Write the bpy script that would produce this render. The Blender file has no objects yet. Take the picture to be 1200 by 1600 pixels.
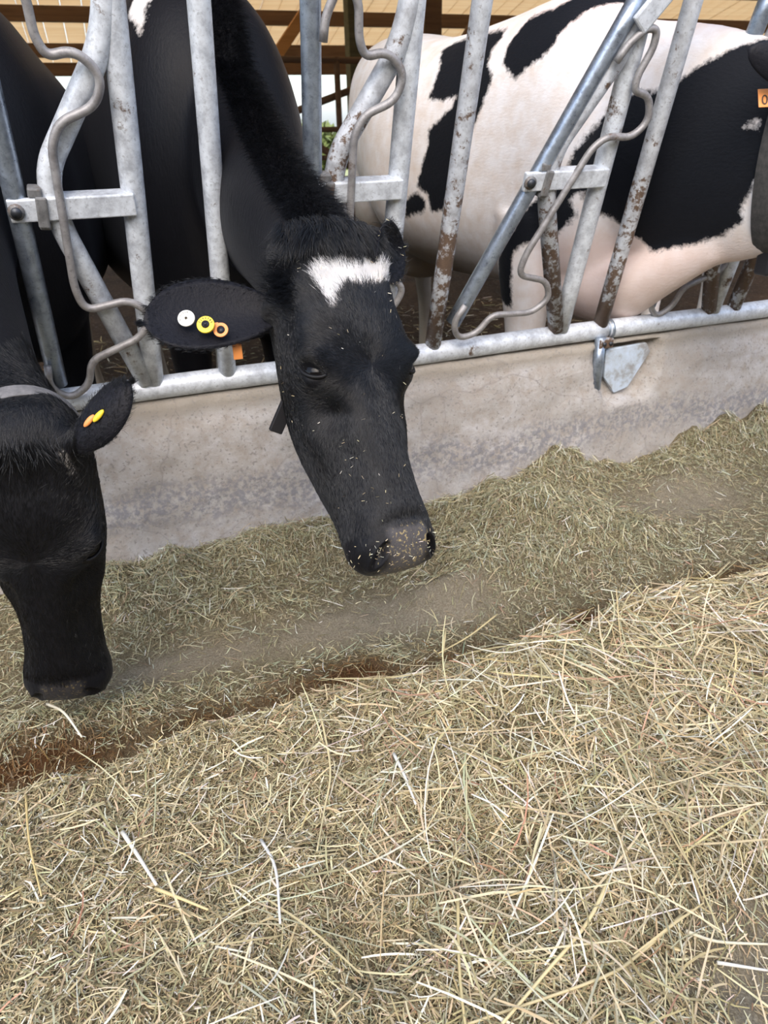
import bpy, bmesh, math, random
import numpy as np
from mathutils import Vector, Matrix

random.seed(7)
rng = np.random.default_rng(11)
SC = bpy.context.scene
COL = SC.collection
V3 = lambda *a: np.array(a, dtype=float)

# ------------------------------------------------------------------ camera
cd = bpy.data.cameras.new('camera')
cam = bpy.data.objects.new('camera', cd)
COL.objects.link(cam)
CAM = V3(0, -1.845, 1.06)
RGT, UPV, FWD = V3(.9374, -.3475, -.0236), V3(.1863, .4430, .8770), V3(.2943, .8265, -.4800)
mw = Matrix.Identity(4)
for i in range(3):
    mw[i][0], mw[i][1], mw[i][2], mw[i][3] = RGT[i], UPV[i], -FWD[i], CAM[i]
cam.matrix_world = mw
cd.sensor_fit = 'VERTICAL'
cd.sensor_height = 36.0
cd.sensor_width = 27.0
cd.lens = 24.98
cd.clip_start = .02
cd.clip_end = 400
cd.dof.use_dof = True
cd.dof.focus_distance = 1.12
cd.dof.aperture_fstop = 9.0
SC.camera = cam

# ------------------------------------------------------------------ world, light, exposure
w = bpy.data.worlds.new('sky')
SC.world = w
w.use_nodes = True
nt = w.node_tree
bg = nt.nodes['Background']
sky = nt.nodes.new('ShaderNodeTexSky')
sky.sky_type = 'NISHITA'
sky.sun_disc = False
sky.sun_elevation = math.radians(48)
sky.sun_rotation = math.radians(200)
sky.air_density = 1.0
sky.dust_density = 2.5
mixw = nt.nodes.new('ShaderNodeMix')
mixw.data_type = 'RGBA'
mixw.inputs[0].default_value = .14
nt.links.new(sky.outputs[0], mixw.inputs[6])
mixw.inputs[7].default_value = (6.2, 6.9, 8.0, 1)        # thin even cloud over the blue
nt.links.new(mixw.outputs[2], bg.inputs[0])
bg.inputs[1].default_value = .29

sd = bpy.data.lights.new('hazy_sun', 'SUN')
sd.energy = 1.25
sd.angle = math.radians(50)
sd.color = (1, .93, .82)
so = bpy.data.objects.new('hazy_sun', sd)
COL.objects.link(so)
so.rotation_euler = (math.radians(50), 0, math.radians(-34))   # high, from behind the camera's left shoulder

SC.view_settings.view_transform = 'Standard'
SC.view_settings.look = 'None'
SC.view_settings.exposure = 0.54
SC.view_settings.gamma = 1
SC.view_settings.use_curve_mapping = False

# ------------------------------------------------------------------ helpers
def tag(o, label=None, cat=None, group=None, kind=None):
    if label: o['label'] = label
    if cat: o['category'] = cat
    if group: o['group'] = group
    if kind: o['kind'] = kind
    return o

def empty(name, loc=(0, 0, 0)):
    o = bpy.data.objects.new(name, None)
    COL.objects.link(o)
    o.location = loc
    o.empty_display_size = .1
    return o

def mesh_np(name, v, f, mat=None, smooth=True):
    me = bpy.data.meshes.new(name)
    v = np.asarray(v, float)
    if isinstance(f, np.ndarray):
        n, k = f.shape
        me.vertices.add(len(v)); me.vertices.foreach_set('co', v.ravel())
        me.loops.add(n * k); me.loops.foreach_set('vertex_index', f.ravel().astype(np.int32))
        me.polygons.add(n); me.polygons.foreach_set('loop_start', np.arange(0, n * k, k, dtype=np.int32))
        me.update(calc_edges=True)
    else:
        me.from_pydata([tuple(p) for p in v], [], f)
    me.validate()
    if smooth: me.polygons.foreach_set('use_smooth', np.ones(len(me.polygons), bool))
    if mat: me.materials.append(mat)
    return me

def obj(name, me, parent=None):
    o = bpy.data.objects.new(name, me)
    COL.objects.link(o)
    if parent is not None:
        o.parent = parent
        d = V3(*parent.location)
        if parent.parent is not None: d = d + V3(*parent.parent.location)
        o.location = tuple(-d)
    return o

class MB:
    """collects quads/tris for one mesh"""
    def __init__(s): s.v = []; s.f = []; s.n = 0
    def add(s, v, f):
        s.v.append(np.asarray(v, float)); s.f += [[i + s.n for i in q] for q in f]; s.n += len(v); return s
    def box(s, c, sz, R=None):
        c = np.asarray(c, float); h = np.asarray(sz, float) / 2
        p = np.array([[x, y, z] for x in (-1, 1) for y in (-1, 1) for z in (-1, 1)], float) * h
        if R is not None: p = p @ np.asarray(R).T
        return s.add(p + c, [[0, 1, 3, 2], [4, 6, 7, 5], [0, 4, 5, 1], [2, 3, 7, 6], [0, 2, 6, 4], [1, 5, 7, 3]])
    def tube(s, pts, r, n=14, caps=True):
        v, f = tube(pts, r, n, caps); return s.add(v, f)
    def build(s, name, mat, parent=None, smooth=True, bevel=0):
        me = mesh_np(name, np.vstack(s.v), s.f, mat, smooth)
        o = obj(name, me, parent)
        if bevel:
            b = o.modifiers.new('b', 'BEVEL'); b.width = bevel; b.segments = 2; b.limit_method = 'ANGLE'
        return o

def unit(v): return v / (np.linalg.norm(v) + 1e-12)

def catmull(P, sub):
    P = np.asarray(P, float); out = []
    Q = np.vstack([2 * P[0] - P[1], P, 2 * P[-1] - P[-2]])
    for i in range(1, len(Q) - 2):
        a, b, c, d = Q[i - 1], Q[i], Q[i + 1], Q[i + 2]
        for k in range(sub):
            t = k / sub
            out.append(.5 * (2 * b + (c - a) * t + (2 * a - 5 * b + 4 * c - d) * t * t + (3 * b - a - 3 * c + d) * t ** 3))
    out.append(P[-1])
    return np.array(out)

def rounded(pts, r, seg=5):
    """polyline with filleted corners"""
    P = [np.asarray(p, float) for p in pts]; out = [P[0]]
    for i in range(1, len(P) - 1):
        a, b, c = P[i - 1], P[i], P[i + 1]
        d = min(r, .48 * np.linalg.norm(a - b), .48 * np.linalg.norm(c - b))
        p, q = b + unit(a - b) * d, b + unit(c - b) * d
        for k in range(seg + 1):
            t = k / seg
            out.append((1 - t) ** 2 * p + 2 * t * (1 - t) * b + t * t * q)
    out.append(P[-1])
    return np.array(out)

def tube(pts, r, n=14, caps=True):
    P = np.asarray(pts, float); m = len(P)
    T = np.gradient(P, axis=0); T /= np.linalg.norm(T, axis=1)[:, None]
    ref = V3(0, 0, 1) if abs(T[0][2]) < .9 else V3(1, 0, 0)
    u = unit(np.cross(T[0], ref)); vs = []
    rr = np.broadcast_to(np.asarray(r, float), (m,))
    for i in range(m):
        u = unit(u - T[i] * (u @ T[i])); b = np.cross(T[i], u)
        for k in range(n):
            a = 2 * math.pi * k / n
            vs.append(P[i] + rr[i] * (math.cos(a) * u + math.sin(a) * b))
    f = [[i * n + k, i * n + (k + 1) % n, (i + 1) * n + (k + 1) % n, (i + 1) * n + k] for i in range(m - 1) for k in range(n)]
    if caps:
        f.append(list(range(n))[::-1]); f.append([(m - 1) * n + k for k in range(n)])
    return np.array(vs), f

def vnoise(p, seed=0):
    """cheap smooth 3-D value noise, array in, -1..1 out"""
    p = np.asarray(p, float); i = np.floor(p).astype(np.int64); f = p - i; f = f * f * (3 - 2 * f)
    def h(a):
        n = (a[..., 0] * 374761393 + a[..., 1] * 668265263 + a[..., 2] * 2147483647 + seed * 974711) & 0x7fffffff
        n = ((n ^ (n >> 13)) * 1274126177) & 0x7fffffff
        return ((n ^ (n >> 16)) & 0xffff) / 32767.5 - 1
    r = 0
    for dx in (0, 1):
        for dy in (0, 1):
            for dz in (0, 1):
                wgt = (f[..., 0] if dx else 1 - f[..., 0]) * (f[..., 1] if dy else 1 - f[..., 1]) * (f[..., 2] if dz else 1 - f[..., 2])
                r = r + wgt * h(i + np.array([dx, dy, dz]))
    return r

# ------------------------------------------------------------------ materials
def mat(name, col=(.5, .5, .5), rough=.6, metal=0., spec=.5):
    m = bpy.data.materials.new(name); m.use_nodes = True
    b = m.node_tree.nodes['Principled BSDF']
    b.inputs['Base Color'].default_value = (*col, 1)
    b.inputs['Roughness'].default_value = rough
    b.inputs['Metallic'].default_value = metal
    b.inputs['Specular IOR Level'].default_value = spec
    return m, m.node_tree, b

def N(nt, t, **kw):
    n = nt.nodes.new('ShaderNode' + t)
    for k, v in kw.items():
        if k.startswith('i_'):
            key = k[2:]
            n.inputs[int(key) if key.isdigit() else key.replace('_', ' ')].default_value = v
        else: setattr(n, k, v)
    return n

def noise(nt, scale, detail=5, rough=.6, vec=None, dist=0):
    n = N(nt, 'TexNoise'); n.inputs['Scale'].default_value = scale; n.inputs['Detail'].default_value = detail
    n.inputs['Roughness'].default_value = rough; n.inputs['Distortion'].default_value = dist
    if vec is None:
        vec = N(nt, 'TexCoord').outputs['Object']
    nt.links.new(vec, n.inputs['Vector'])
    return n.outputs['Fac']

def ramp(nt, fac, stops, interp='LINEAR'):
    r = N(nt, 'ValToRGB'); r.color_ramp.interpolation = interp
    el = r.color_ramp.elements
    while len(el) < len(stops): el.new(.5)
    for e, (p, c) in zip(el, stops):
        e.position = p; e.color = (*c, 1) if len(c) == 3 else c
    nt.links.new(fac, r.inputs[0])
    return r.outputs[0]

def mixc(nt, fac, a, b, mode='MIX'):
    m = N(nt, 'Mix'); m.data_type = 'RGBA'; m.blend_type = mode
    for s, k in ((fac, 0), (a, 6), (b, 7)):
        if isinstance(s, (int, float)): m.inputs[k].default_value = s
        elif isinstance(s, tuple): m.inputs[k].default_value = (*s, 1)
        else: nt.links.new(s, m.inputs[k])
    return m.outputs[2]

def bump(nt, b, h, strength=.4, dist=.01):
    n = N(nt, 'Bump'); n.inputs['Strength'].default_value = strength; n.inputs['Distance'].default_value = dist
    nt.links.new(h, n.inputs['Height']); nt.links.new(n.outputs[0], b.inputs['Normal'])

def math_(nt, op, a, b=None, clamp=False):
    m = N(nt, 'Math'); m.operation = op; m.use_clamp = clamp
    for s, k in ((a, 0), (b, 1)):
        if s is None: continue
        if isinstance(s, (int, float)): m.inputs[k].default_value = s
        else: nt.links.new(s, m.inputs[k])
    return m.outputs[0]

def galvanised(name, base, dark, rust_amt, metal, rough, splash=0.):
    m, nt, b = mat(name, base, rough, metal)
    n1 = noise(nt, 34, 6, .7); n2 = noise(nt, 130, 3, .6); n3 = noise(nt, 9, 6, .75)
    c = ramp(nt, n1, [(.32, dark), (.52, base), (.72, tuple(min(1, x * 1.22) for x in base))])
    c = mixc(nt, ramp(nt, n2, [(.56, (0, 0, 0)), (.68, (1, 1, 1))]), c, tuple(x * .72 for x in base))
    lo = 1 - rust_amt
    if splash:
        sz_ = N(nt, 'SeparateXYZ'); nt.links.new(N(nt, 'TexCoord').outputs['Object'], sz_.inputs[0])
        n3 = math_(nt, 'ADD', math_(nt, 'MULTIPLY', n3, .55), math_(nt, 'MULTIPLY', math_(nt, 'SUBTRACT', noise(nt, 42, 5, .75), .5), .7))
        n3 = math_(nt, 'ADD', math_(nt, 'ADD', n3, .22), math_(nt, 'MULTIPLY', math_(nt, 'SUBTRACT', 1.0, sz_.outputs['Z']), splash))
    rf = ramp(nt, n3, [(lo * .72, (0, 0, 0)), (lo * .72 + .06, (1, 1, 1))])
    c = mixc(nt, rf, c, mixc(nt, n2, (.075, .05, .035), (.17, .11, .075)))
    nt.links.new(c, b.inputs['Base Color'])
    nt.links.new(ramp(nt, n1, [(.3, (rough - .08,) * 3), (.7, (rough + .14,) * 3)]), b.inputs['Roughness'])
    inv = math_(nt, 'MULTIPLY', math_(nt, 'SUBTRACT', 1., rf), metal)
    nt.links.new(inv, b.inputs['Metallic'])
    bump(nt, b, n1, .25, .004)
    return m

M = {}
M['galv'] = galvanised('galvanised_tube', (.70, .745, .80), (.44, .47, .52), .15, .25, .42)
M['galv_rust'] = galvanised('rusty_galvanised_tube', (.56, .59, .63), (.36, .37, .40), .26, .25, .5, .26)
M['polished'] = galvanised('polished_steel', (.36, .42, .50), (.22, .26, .33), .08, .75, .32)
M['rod'] = galvanised('dull_steel_rod', (.34, .33, .33), (.22, .21, .21), .15, .4, .5)
M['clamp'] = galvanised('dirty_clamp', (.22, .22, .22), (.12, .12, .12), .25, .3, .55)
M['boltm'] = mat('dark_bolt', (.06, .065, .075), .45, .6)[0]

# concrete
m, nt, b = mat('old_concrete', (.4, .38, .36), .85, 0, .3)
tc = N(nt, 'TexCoord').outputs['Object']
sx = N(nt, 'SeparateXYZ'); nt.links.new(tc, sx.inputs[0])
n1 = noise(nt, 3.2, 8, .68); n2 = noise(nt, 22, 8, .7); n3 = noise(nt, 70, 4, .65)
c = ramp(nt, n1, [(.3, (.32, .295, .27)), (.5, (.44, .42, .40)), (.7, (.53, .52, .53))])
c = mixc(nt, ramp(nt, n2, [(.35, (1, 1, 1)), (.6, (0, 0, 0))]), c, (.36, .32, .28))
zb = math_(nt, 'ADD', sx.outputs['Z'], math_(nt, 'MULTIPLY', n1, .22))
lowband = ramp(nt, zb, [(.20, (.0,) * 3), (.255, (1,) * 3), (.31, (1,) * 3), (.36, (0,) * 3)])
spk = ramp(nt, n3, [(.42, (0,) * 3), (.58, (1,) * 3)])
c = mixc(nt, math_(nt, 'MULTIPLY', lowband, math_(nt, 'MULTIPLY', spk, .8)), c, (.21, .21, .23))
up = ramp(nt, math_(nt, 'ADD', sx.outputs['Z'], math_(nt, 'MULTIPLY', n2, .05)), [(.425, (0,) * 3), (.45, (1,) * 3)])
c = mixc(nt, math_(nt, 'MULTIPLY', up, .75), c, (.30, .265, .215))
c = mixc(nt, ramp(nt, noise(nt, 120, 2, .5), [(.60, (0,) * 3), (.68, (.7,) * 3)]), c, (.24, .225, .21))
vo = N(nt, 'TexVoronoi'); vo.feature = 'DISTANCE_TO_EDGE'; vo.inputs['Scale'].default_value = 2.3
wv = N(nt, 'Mix'); wv.data_type = 'VECTOR'; wv.inputs[0].default_value = .12
nz = N(nt, 'TexNoise'); nz.inputs['Scale'].default_value = 6; nt.links.new(tc, nz.inputs['Vector'])
nt.links.new(tc, wv.inputs[4]); nt.links.new(nz.outputs['Color'], wv.inputs[5]); nt.links.new(wv.outputs[1], vo.inputs['Vector'])
crk = ramp(nt, vo.outputs['Distance'], [(.0, (1,) * 3), (.006, (0,) * 3)])
c = mixc(nt, math_(nt, 'MULTIPLY', crk, .35), c, (.2, .18, .17))
nt.links.new(c, b.inputs['Base Color'])
bump(nt, b, math_(nt, 'ADD', n2, math_(nt, 'MULTIPLY', n3, .6)), .55, .008)
M['concrete'] = m

m, nt, b = mat('dusty_ground', (.3, .26, .2), .95, 0, .2)
n1 = noise(nt, 6, 8, .7); n2 = noise(nt, 160, 5, .7)
c = ramp(nt, n1, [(.35, (.20, .165, .115)), (.6, (.31, .265, .20)), (.75, (.38, .34, .27))])
c = mixc(nt, ramp(nt, n2, [(.4, (0,) * 3), (.66, (1,) * 3)]), c, (.42, .36, .25))
nt.links.new(c, b.inputs['Base Color'])
bump(nt, b, n2, .8, .006)
M['ground'] = m

m, nt, b = mat('dark_bedding_floor', (.05, .04, .03), .95, 0, .2)
n1 = noise(nt, 5, 8, .75); n2 = noise(nt, 40, 6, .7)
c = ramp(nt, n1, [(.35, (.035, .022, .014)), (.6, (.075, .045, .028)), (.8, (.12, .09, .06))])
c = mixc(nt, ramp(nt, n2, [(.55, (0,) * 3), (.7, (1,) * 3)]), c, (.17, .14, .11))
nt.links.new(c, b.inputs['Base Color']); bump(nt, b, n2, .8, .03)
M['barnfloor'] = m

m, nt, b = mat('hay_chaff', (.3, .24, .13), .95, 0, .15)
at = N(nt, 'Attribute'); at.attribute_name = 'stain'
n1 = noise(nt, 9, 7, .7); n2 = noise(nt, 240, 4, .7); n3 = noise(nt, 90, 5, .7)
c = ramp(nt, n2, [(.30, (.05, .038, .020)), (.5, (.18, .145, .085)), (.72, (.40, .345, .23))])
c = mixc(nt, ramp(nt, n1, [(.35, (0,) * 3), (.7, (.5,) * 3)]), c, (.20, .175, .10))
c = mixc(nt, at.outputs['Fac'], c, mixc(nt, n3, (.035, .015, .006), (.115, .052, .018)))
at2 = N(nt, 'Attribute'); at2.attribute_name = 'bare'
c = mixc(nt, at2.outputs['Fac'], c, ramp(nt, n2, [(.3, (.17, .14, .095)), (.7, (.36, .315, .23))]))
nt.links.new(c, b.inputs['Base Color']); bump(nt, b, math_(nt, 'ADD', n2, n3), .9, .006)
M['chaff'] = m

m, nt, b = mat('dry_stalk', (.6, .5, .3), .55, 0, .35)
at = N(nt, 'Attribute'); at.attribute_name = 'tint'
nt.links.new(at.outputs['Color'], b.inputs['Base Color'])
M['stalk'] = m

def coat_material(name, black, white, patchy, rough=.5, stretch=(1, 1, 1), muzzle=True, jag=.012):
    m, nt, b = mat(name, black, rough, 0, .16)
    geo = N(nt, 'TexCoord').outputs['Object']
    mp = N(nt, 'Mapping'); mp.inputs['Scale'].default_value = stretch; nt.links.new(geo, mp.inputs[0])
    nf = noise(nt, 160, 4, .65, mp.outputs[0]); nb = noise(nt, 18, 5, .6)
    c = mixc(nt, nf, tuple(x * .75 for x in black), tuple(x * 1.3 for x in black))
    if patchy:
        a = N(nt, 'Attribute'); a.attribute_name = 'patch'
        j = math_(nt, 'MULTIPLY', math_(nt, 'SUBTRACT', noise(nt, 55, 6, .75), .5), jag * 3.2)
        fac = ramp(nt, math_(nt, 'ADD', math_(nt, 'MULTIPLY', math_(nt, 'ADD', a.outputs['Fac'], j), 60.), .5, True), [(.1, (0,) * 3), (.9, (1,) * 3)])
        wc = mixc(nt, ramp(nt, nb, [(.35, (0,) * 3), (.75, (1,) * 3)]), white, tuple(x * y for x, y in zip(white, (.86, .78, .70))))
        a3 = N(nt, 'Attribute'); a3.attribute_name = 'pink'
        wc = mixc(nt, a3.outputs['Fac'], wc, mixc(nt, nb, (.82, .63, .56), (.74, .54, .47)))
        a4 = N(nt, 'Attribute'); a4.attribute_name = 'soil'
        wc = mixc(nt, a4.outputs['Fac'], wc, mixc(nt, nf, (.30, .25, .19), (.20, .16, .11)))
        c = mixc(nt, fac, c, wc)
    if muzzle:
        a2 = N(nt, 'Attribute'); a2.attribute_name = 'muzzle'
        mz = mixc(nt, noise(nt, 45, 5, .7), (.04, .039, .045), (.135, .125, .12))
        crumbs = ramp(nt, noise(nt, 190, 3, .6), [(.58, (0,) * 3), (.64, (1,) * 3)])
        mz = mixc(nt, crumbs, mz, (.42, .33, .16))
        c = mixc(nt, a2.outputs['Fac'], c, mz)
    nt.links.new(c, b.inputs['Base Color'])
    b.inputs['Sheen Weight'].default_value = .03
    b.inputs['Sheen Roughness'].default_value = .45
    b.inputs['Sheen Tint'].default_value = (.75, .82, 1, 1)
    bump(nt, b, nf, .35, .004)
    return m
M['coat_center'] = coat_material('black_coat', (.006, .006, .0075), (.82, .80, .78), True, .48, (1, 1, .22))
M['coat_left'] = coat_material('black_coat_dull', (.006, .006, .0075), (.6, .57, .53), True, .5, (1, 1, .22))
M['coat_ear'] = coat_material('black_ear_coat', (.008, .008, .011), (.8, .8, .8), False, .5, (1, 1, 1), False)
M['coat_spotted'] = coat_material('spotted_coat', (.007, .008, .011), (.86, .83, .82), True, .55, (1, .3, 1), False, .014)
def hairmat(name, col, rough):
    m, nt, b = mat(name, col, rough, 0, .5)
    return m
M['hair'] = hairmat('black_hair', (.0035, .0038, .005), .33)
M['hair_white'] = hairmat('white_hair', (.70, .69, .68), .5)
M['eye'] = mat('wet_eye', (.004, .0035, .004), .10, 0, .22)[0]
M['lid'] = mat('eyelid', (.006, .006, .007), .5, 0, .25)[0]
M['horn'] = mat('nostril_dark', (.01, .008, .008), .6)[0]
M['white_plastic'] = mat('white_plastic', (.80, .78, .70), .4)[0]
M['yellow_plastic'] = mat('yellow_plastic', (.85, .62, .03), .4)[0]
M['orange_plastic'] = mat('orange_plastic', (.82, .30, .08), .45)[0]
M['black_plastic'] = mat('black_plastic', (.015, .015, .018), .45)[0]
M['ink'] = mat('dark_ink', (.05, .035, .02), .6)[0]
m, nt, b = mat('grey_webbing', (.17, .165, .16), .7)
n1 = noise(nt, 60, 5, .7)
nt.links.new(ramp(nt, n1, [(.35, (.12, .117, .115)), (.65, (.22, .21, .205))]), b.inputs['Base Color']); bump(nt, b, n1, .4, .003)
M['webbing'] = m
m, nt, b = mat('dark_webbing', (.05, .048, .045), .75)
n1 = noise(nt, 60, 5, .7)
nt.links.new(ramp(nt, n1, [(.35, (.035, .034, .033)), (.65, (.075, .07, .065))]), b.inputs['Base Color'])
M['dark_webbing'] = m
m, nt, b = mat('blue_paint_plate', (.48, .56, .66), .55)
n1 = noise(nt, 20, 6, .7)
nt.links.new(ramp(nt, n1, [(.38, (.30, .30, .30)), (.52, (.47, .54, .62)), (.7, (.56, .66, .80))]), b.inputs['Base Color'])
M['plate'] = m
def woodmat(name, a, bcol, rough=.8, transl=0):
    m, nt, b = mat(name, a, rough)
    mp = N(nt, 'Mapping'); mp.inputs['Scale'].default_value = (.35, 6, 6)
    nt.links.new(N(nt, 'TexCoord').outputs['Object'], mp.inputs[0])
    n1 = noise(nt, 3, 6, .65, mp.outputs[0])
    c = ramp(nt, n1, [(.3, a), (.7, bcol)])
    nt.links.new(c, b.inputs['Base Color'])
    if transl:
        t = N(nt, 'BsdfTranslucent'); nt.links.new(c, t.inputs[0])
        mx = N(nt, 'MixShader'); mx.inputs[0].default_value = transl
        nt.links.new(b.outputs[0], mx.inputs[1]); nt.links.new(t.outputs[0], mx.inputs[2])
        nt.links.new(mx.outputs[0], nt.nodes['Material Output'].inputs[0])
    return m
M['timber_dark'] = woodmat('dark_timber', (.10, .055, .03), (.20, .11, .055))
M['timber_orange'] = woodmat('orange_timber', (.42, .20, .06), (.55, .28, .10))
M['timber_mossy'] = woodmat('mossy_timber', (.07, .065, .03), (.14, .12, .06))
M['roof_sheet'] = woodmat('glowing_roof_board', (.80, .62, .40), (.90, .76, .55), .8, .75)  # boards made pale and translucent so the far slope glows as if lit
M['roof_board'] = woodmat('roof_board', (.40, .27, .15), (.52, .37, .22))
M['field'] = mat('sunlit_field', (.40, .42, .20), .9)[0]
M['leaf'] = mat('bright_leaf', (.16, .20, .06), .7)[0]

# ------------------------------------------------------------------ setting
KT = .447      # kerb top
def structure(o): o['kind'] = 'structure'; return o

def hay_h(x, y):
    """height of the hay and dust over the alley floor"""
    x = np.asarray(x, float); y = np.asarray(y, float)
    p = np.stack([x * 3.1, y * 3.1, x * 0 + .5], -1)
    n = vnoise(p) * .5 + vnoise(p * 2.7, 3) * .3 + vnoise(p * 7, 5) * .2
    n2 = vnoise(p * 4.1, 12) * .6 + vnoise(p * 9.3, 13) * .4
    edge = -.80 + .04 * vnoise(np.stack([x * 4, x * 0, x * 0 + 2.5], -1), 9) + .02 * vnoise(np.stack([x * 15, x * 0, x * 0 + 4.5], -1), 9) + .03 * x
    s = 1 / (1 + np.exp((y - edge + .035) / .014))
    front = .105 + .035 * n + .020 * n2 + .045 * np.clip(x - .4, 0, 1) * np.exp(-((y + .98) / .16) ** 2)
    front = front - .06 * np.exp(-((x - .53) / .035) ** 2 - ((y + 1.045) / .03) ** 2) - .035 * np.exp(-((x - .16) / .05) ** 2 - ((y + 1.33) / .03) ** 2)
    bare = np.clip((x - .42) / .18, 0, 1) * np.clip((-1.36 - y + .12 * (x - .6)) / .14, 0, 1)
    front = front * (1 - .85 * bare)
    g = lambda cx, cy, sx, sy, h: h * np.exp(-((x - cx) / sx) ** 2 - ((y - cy) / sy) ** 2)
    back = .014 + .010 * n
    heap = g(.95, -.22, .20, .13, .075) + g(.98, -.42, .25, .13, .105) + g(.70, -.52, .16, .09, .05) + g(1.22, -.52, .14, .07, .04) + g(.45, -.17, .35, .09, .05) + g(-.05, -.20, .3, .13, .045)
    heap = heap + g(1.24, -.08, .15, .10, .085) + g(1.95, -.08, .35, .10, .10) + g(1.62, -.22, .16, .08, .045) + g(-.30, -.70, .2, .10, .06) + g(.10, -.40, .15, .06, .03) + g(.30, -.70, .25, .05, .025)
    back = back + 1.2 * heap * (1 + .45 * n2) + .010 * n2 * np.clip(heap / .04, 0, 1)
    return s * np.maximum(front, .012) + (1 - s) * np.maximum(back, .01)

def hay_masks(x, y):
    edge = -.80 + .04 * vnoise(np.stack([x * 4, x * 0, x * 0 + 2.5], -1), 9) + .03 * x
    nn = vnoise(np.stack([x * 9, y * 9, x * 0 + 7.5], -1), 4)
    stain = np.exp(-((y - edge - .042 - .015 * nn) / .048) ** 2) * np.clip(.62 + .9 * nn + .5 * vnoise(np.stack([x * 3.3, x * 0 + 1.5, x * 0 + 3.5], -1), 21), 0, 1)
    bare = np.clip((x - .45) / .15, 0, 1) * np.clip((-1.36 - y + .12 * (x - .6)) / .12, 0, 1)
    g = lambda cx, cy, sx, sy: np.exp(-((x - cx) / sx) ** 2 - ((y - cy) / sy) ** 2)
    b2 = 1.2 * g(.42, -.54, .24, .085) + 1.2 * g(-.03, -.54, .18, .06) + 1.1 * g(1.50, -.34, .28, .13) + .9 * g(.62, -.60, .12, .06)
    return np.clip(stain, 0, 1), np.clip(bare + b2 + .25 * nn * (bare + b2), 0, 1)

# alley ground
g = MB(); g.add([(-3, -4.5, 0), (6, -4.5, 0), (6, -.02, 0), (-3, -.02, 0)], [[0, 1, 2, 3]])
structure(g.build('ground', M['ground'], smooth=False))
# added wall behind the camera, unseen, cuts off the low sky light
structure(MB().box((2, -5.6, 1.7), (30, .2, 3.4)).build('added_shade_wall', M['roof_board'], smooth=False))
g = MB(); g.add([(-12, .1, -.05), (16, .1, -.05), (16, 16.5, -.05), (-12, 16.5, -.05)], [[0, 1, 2, 3]])
structure(g.build('floor', M['barnfloor'], smooth=False))

# concrete kerb: gridded front face, worn and chipped, with the pocket broken out at the anchor
xs = np.arange(-1.6, 4.21, .018); prof = []
for z in np.linspace(-.02, .425, 26): prof.append((-.082 + .045 * (z / .43), z))
prof += [(-.034, .440), (-.02, KT), (.03, KT), (.09, KT), (.13, .44), (.14, .2), (.14, -.06)]
prof = np.array(prof); nx, npf = len(xs), len(prof)
X = np.repeat(xs, npf); Y = np.tile(prof[:, 0], nx); Z = np.tile(prof[:, 1], nx)
P = np.stack([X, Y, Z], -1)
lump = vnoise(P * V3(6, 6, 6), 1) * .006 + vnoise(P * 19, 2) * .004 + vnoise(P * 45, 3) * .0016
frontm = (Y < .02)
P[:, 1] += np.where(frontm, lump * 1.2, 0); P[:, 2] += np.where((Z > .43), lump * .7, 0)
# shelf where the upper render has broken back
step = np.clip((Z - .375 - .012 * vnoise(P * V3(5, 0, 0) + 3.3, 8)) / .02, 0, 1) * frontm
P[:, 1] += .010 * step
# pocket
u = (X - 1.475) / .125; v = (Z - .345) / .095
half = np.clip(1.0 - .45 * np.clip(-v, 0, 1), .2, 1)
inside = np.clip((1 - np.maximum(np.abs(u) / half, np.abs(v))) / .14, 0, 1) * frontm
P[:, 1] += .05 * inside
f = np.array([[i * npf + k, (i + 1) * npf + k, (i + 1) * npf + k + 1, i * npf + k + 1] for i in range(nx - 1) for k in range(npf - 1)])
kerb = structure(obj('kerb', mesh_np('kerb', P, f, M['concrete'])))

# ------------------------------------------------------------------ barn roof and what lies beyond
EAVE_Y, EAVE_Z, RIDGE_Y, SLOPE = 13.9, 2.12, 6.4, .28
rz = lambda y: EAVE_Z + SLOPE * (EAVE_Y - y) if y > RIDGE_Y else EAVE_Z + SLOPE * (EAVE_Y - RIDGE_Y) - .22 * (RIDGE_Y - y)
roof = empty('ceiling', (0, RIDGE_Y, 3.5)); roof['kind'] = 'structure'
def slab(mb, x0, x1, y0, y1, dz, t):
    z0, z1 = rz(y0 + 1e-6) + dz, rz(y1 - 1e-6) + dz
    return mb.add([(x0, y0, z0), (x1, y0, z0), (x1, y1, z1), (x0, y1, z1), (x0, y0, z0 + t), (x1, y0, z0 + t), (x1, y1, z1 + t), (x0, y1, z1 + t)],
                  [[0, 3, 2, 1], [4, 5, 6, 7], [0, 1, 5, 4], [1, 2, 6, 5], [2, 3, 7, 6], [3, 0, 4, 7]])
slab(MB(), -10, 24, .35, RIDGE_Y, .02, .04).build('roof_sheet', M['roof_board'], roof, False)
proto = None
for i in range(74):                                     # roof boards of the far slope, with narrow gaps
    x = -6 + i * .30 
    if proto is None:
        k = slab(MB(), x + .004, x + .296, RIDGE_Y, EAVE_Y + .25, .02, .02).build('roof_board', M['roof_sheet'], roof, False); proto = k; x_ref = x
    else:
        k = proto.copy(); COL.objects.link(k); k.parent = roof; k.location = V3(*proto.location) + V3(x - x_ref, 0, .004 * ((i * 7) % 3))
for y in np.arange(RIDGE_Y + .35, EAVE_Y + .1, 1.28):
    MB().box((8, y, rz(y) - .09), (30, .10, .20)).build('purlin', M['timber_dark'], roof, False)
for y in np.arange(.3, RIDGE_Y, 1.2): MB().box((4, y, rz(y) - .08), (24, .09, .16)).build('purlin', M['timber_dark'], roof, False)
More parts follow.
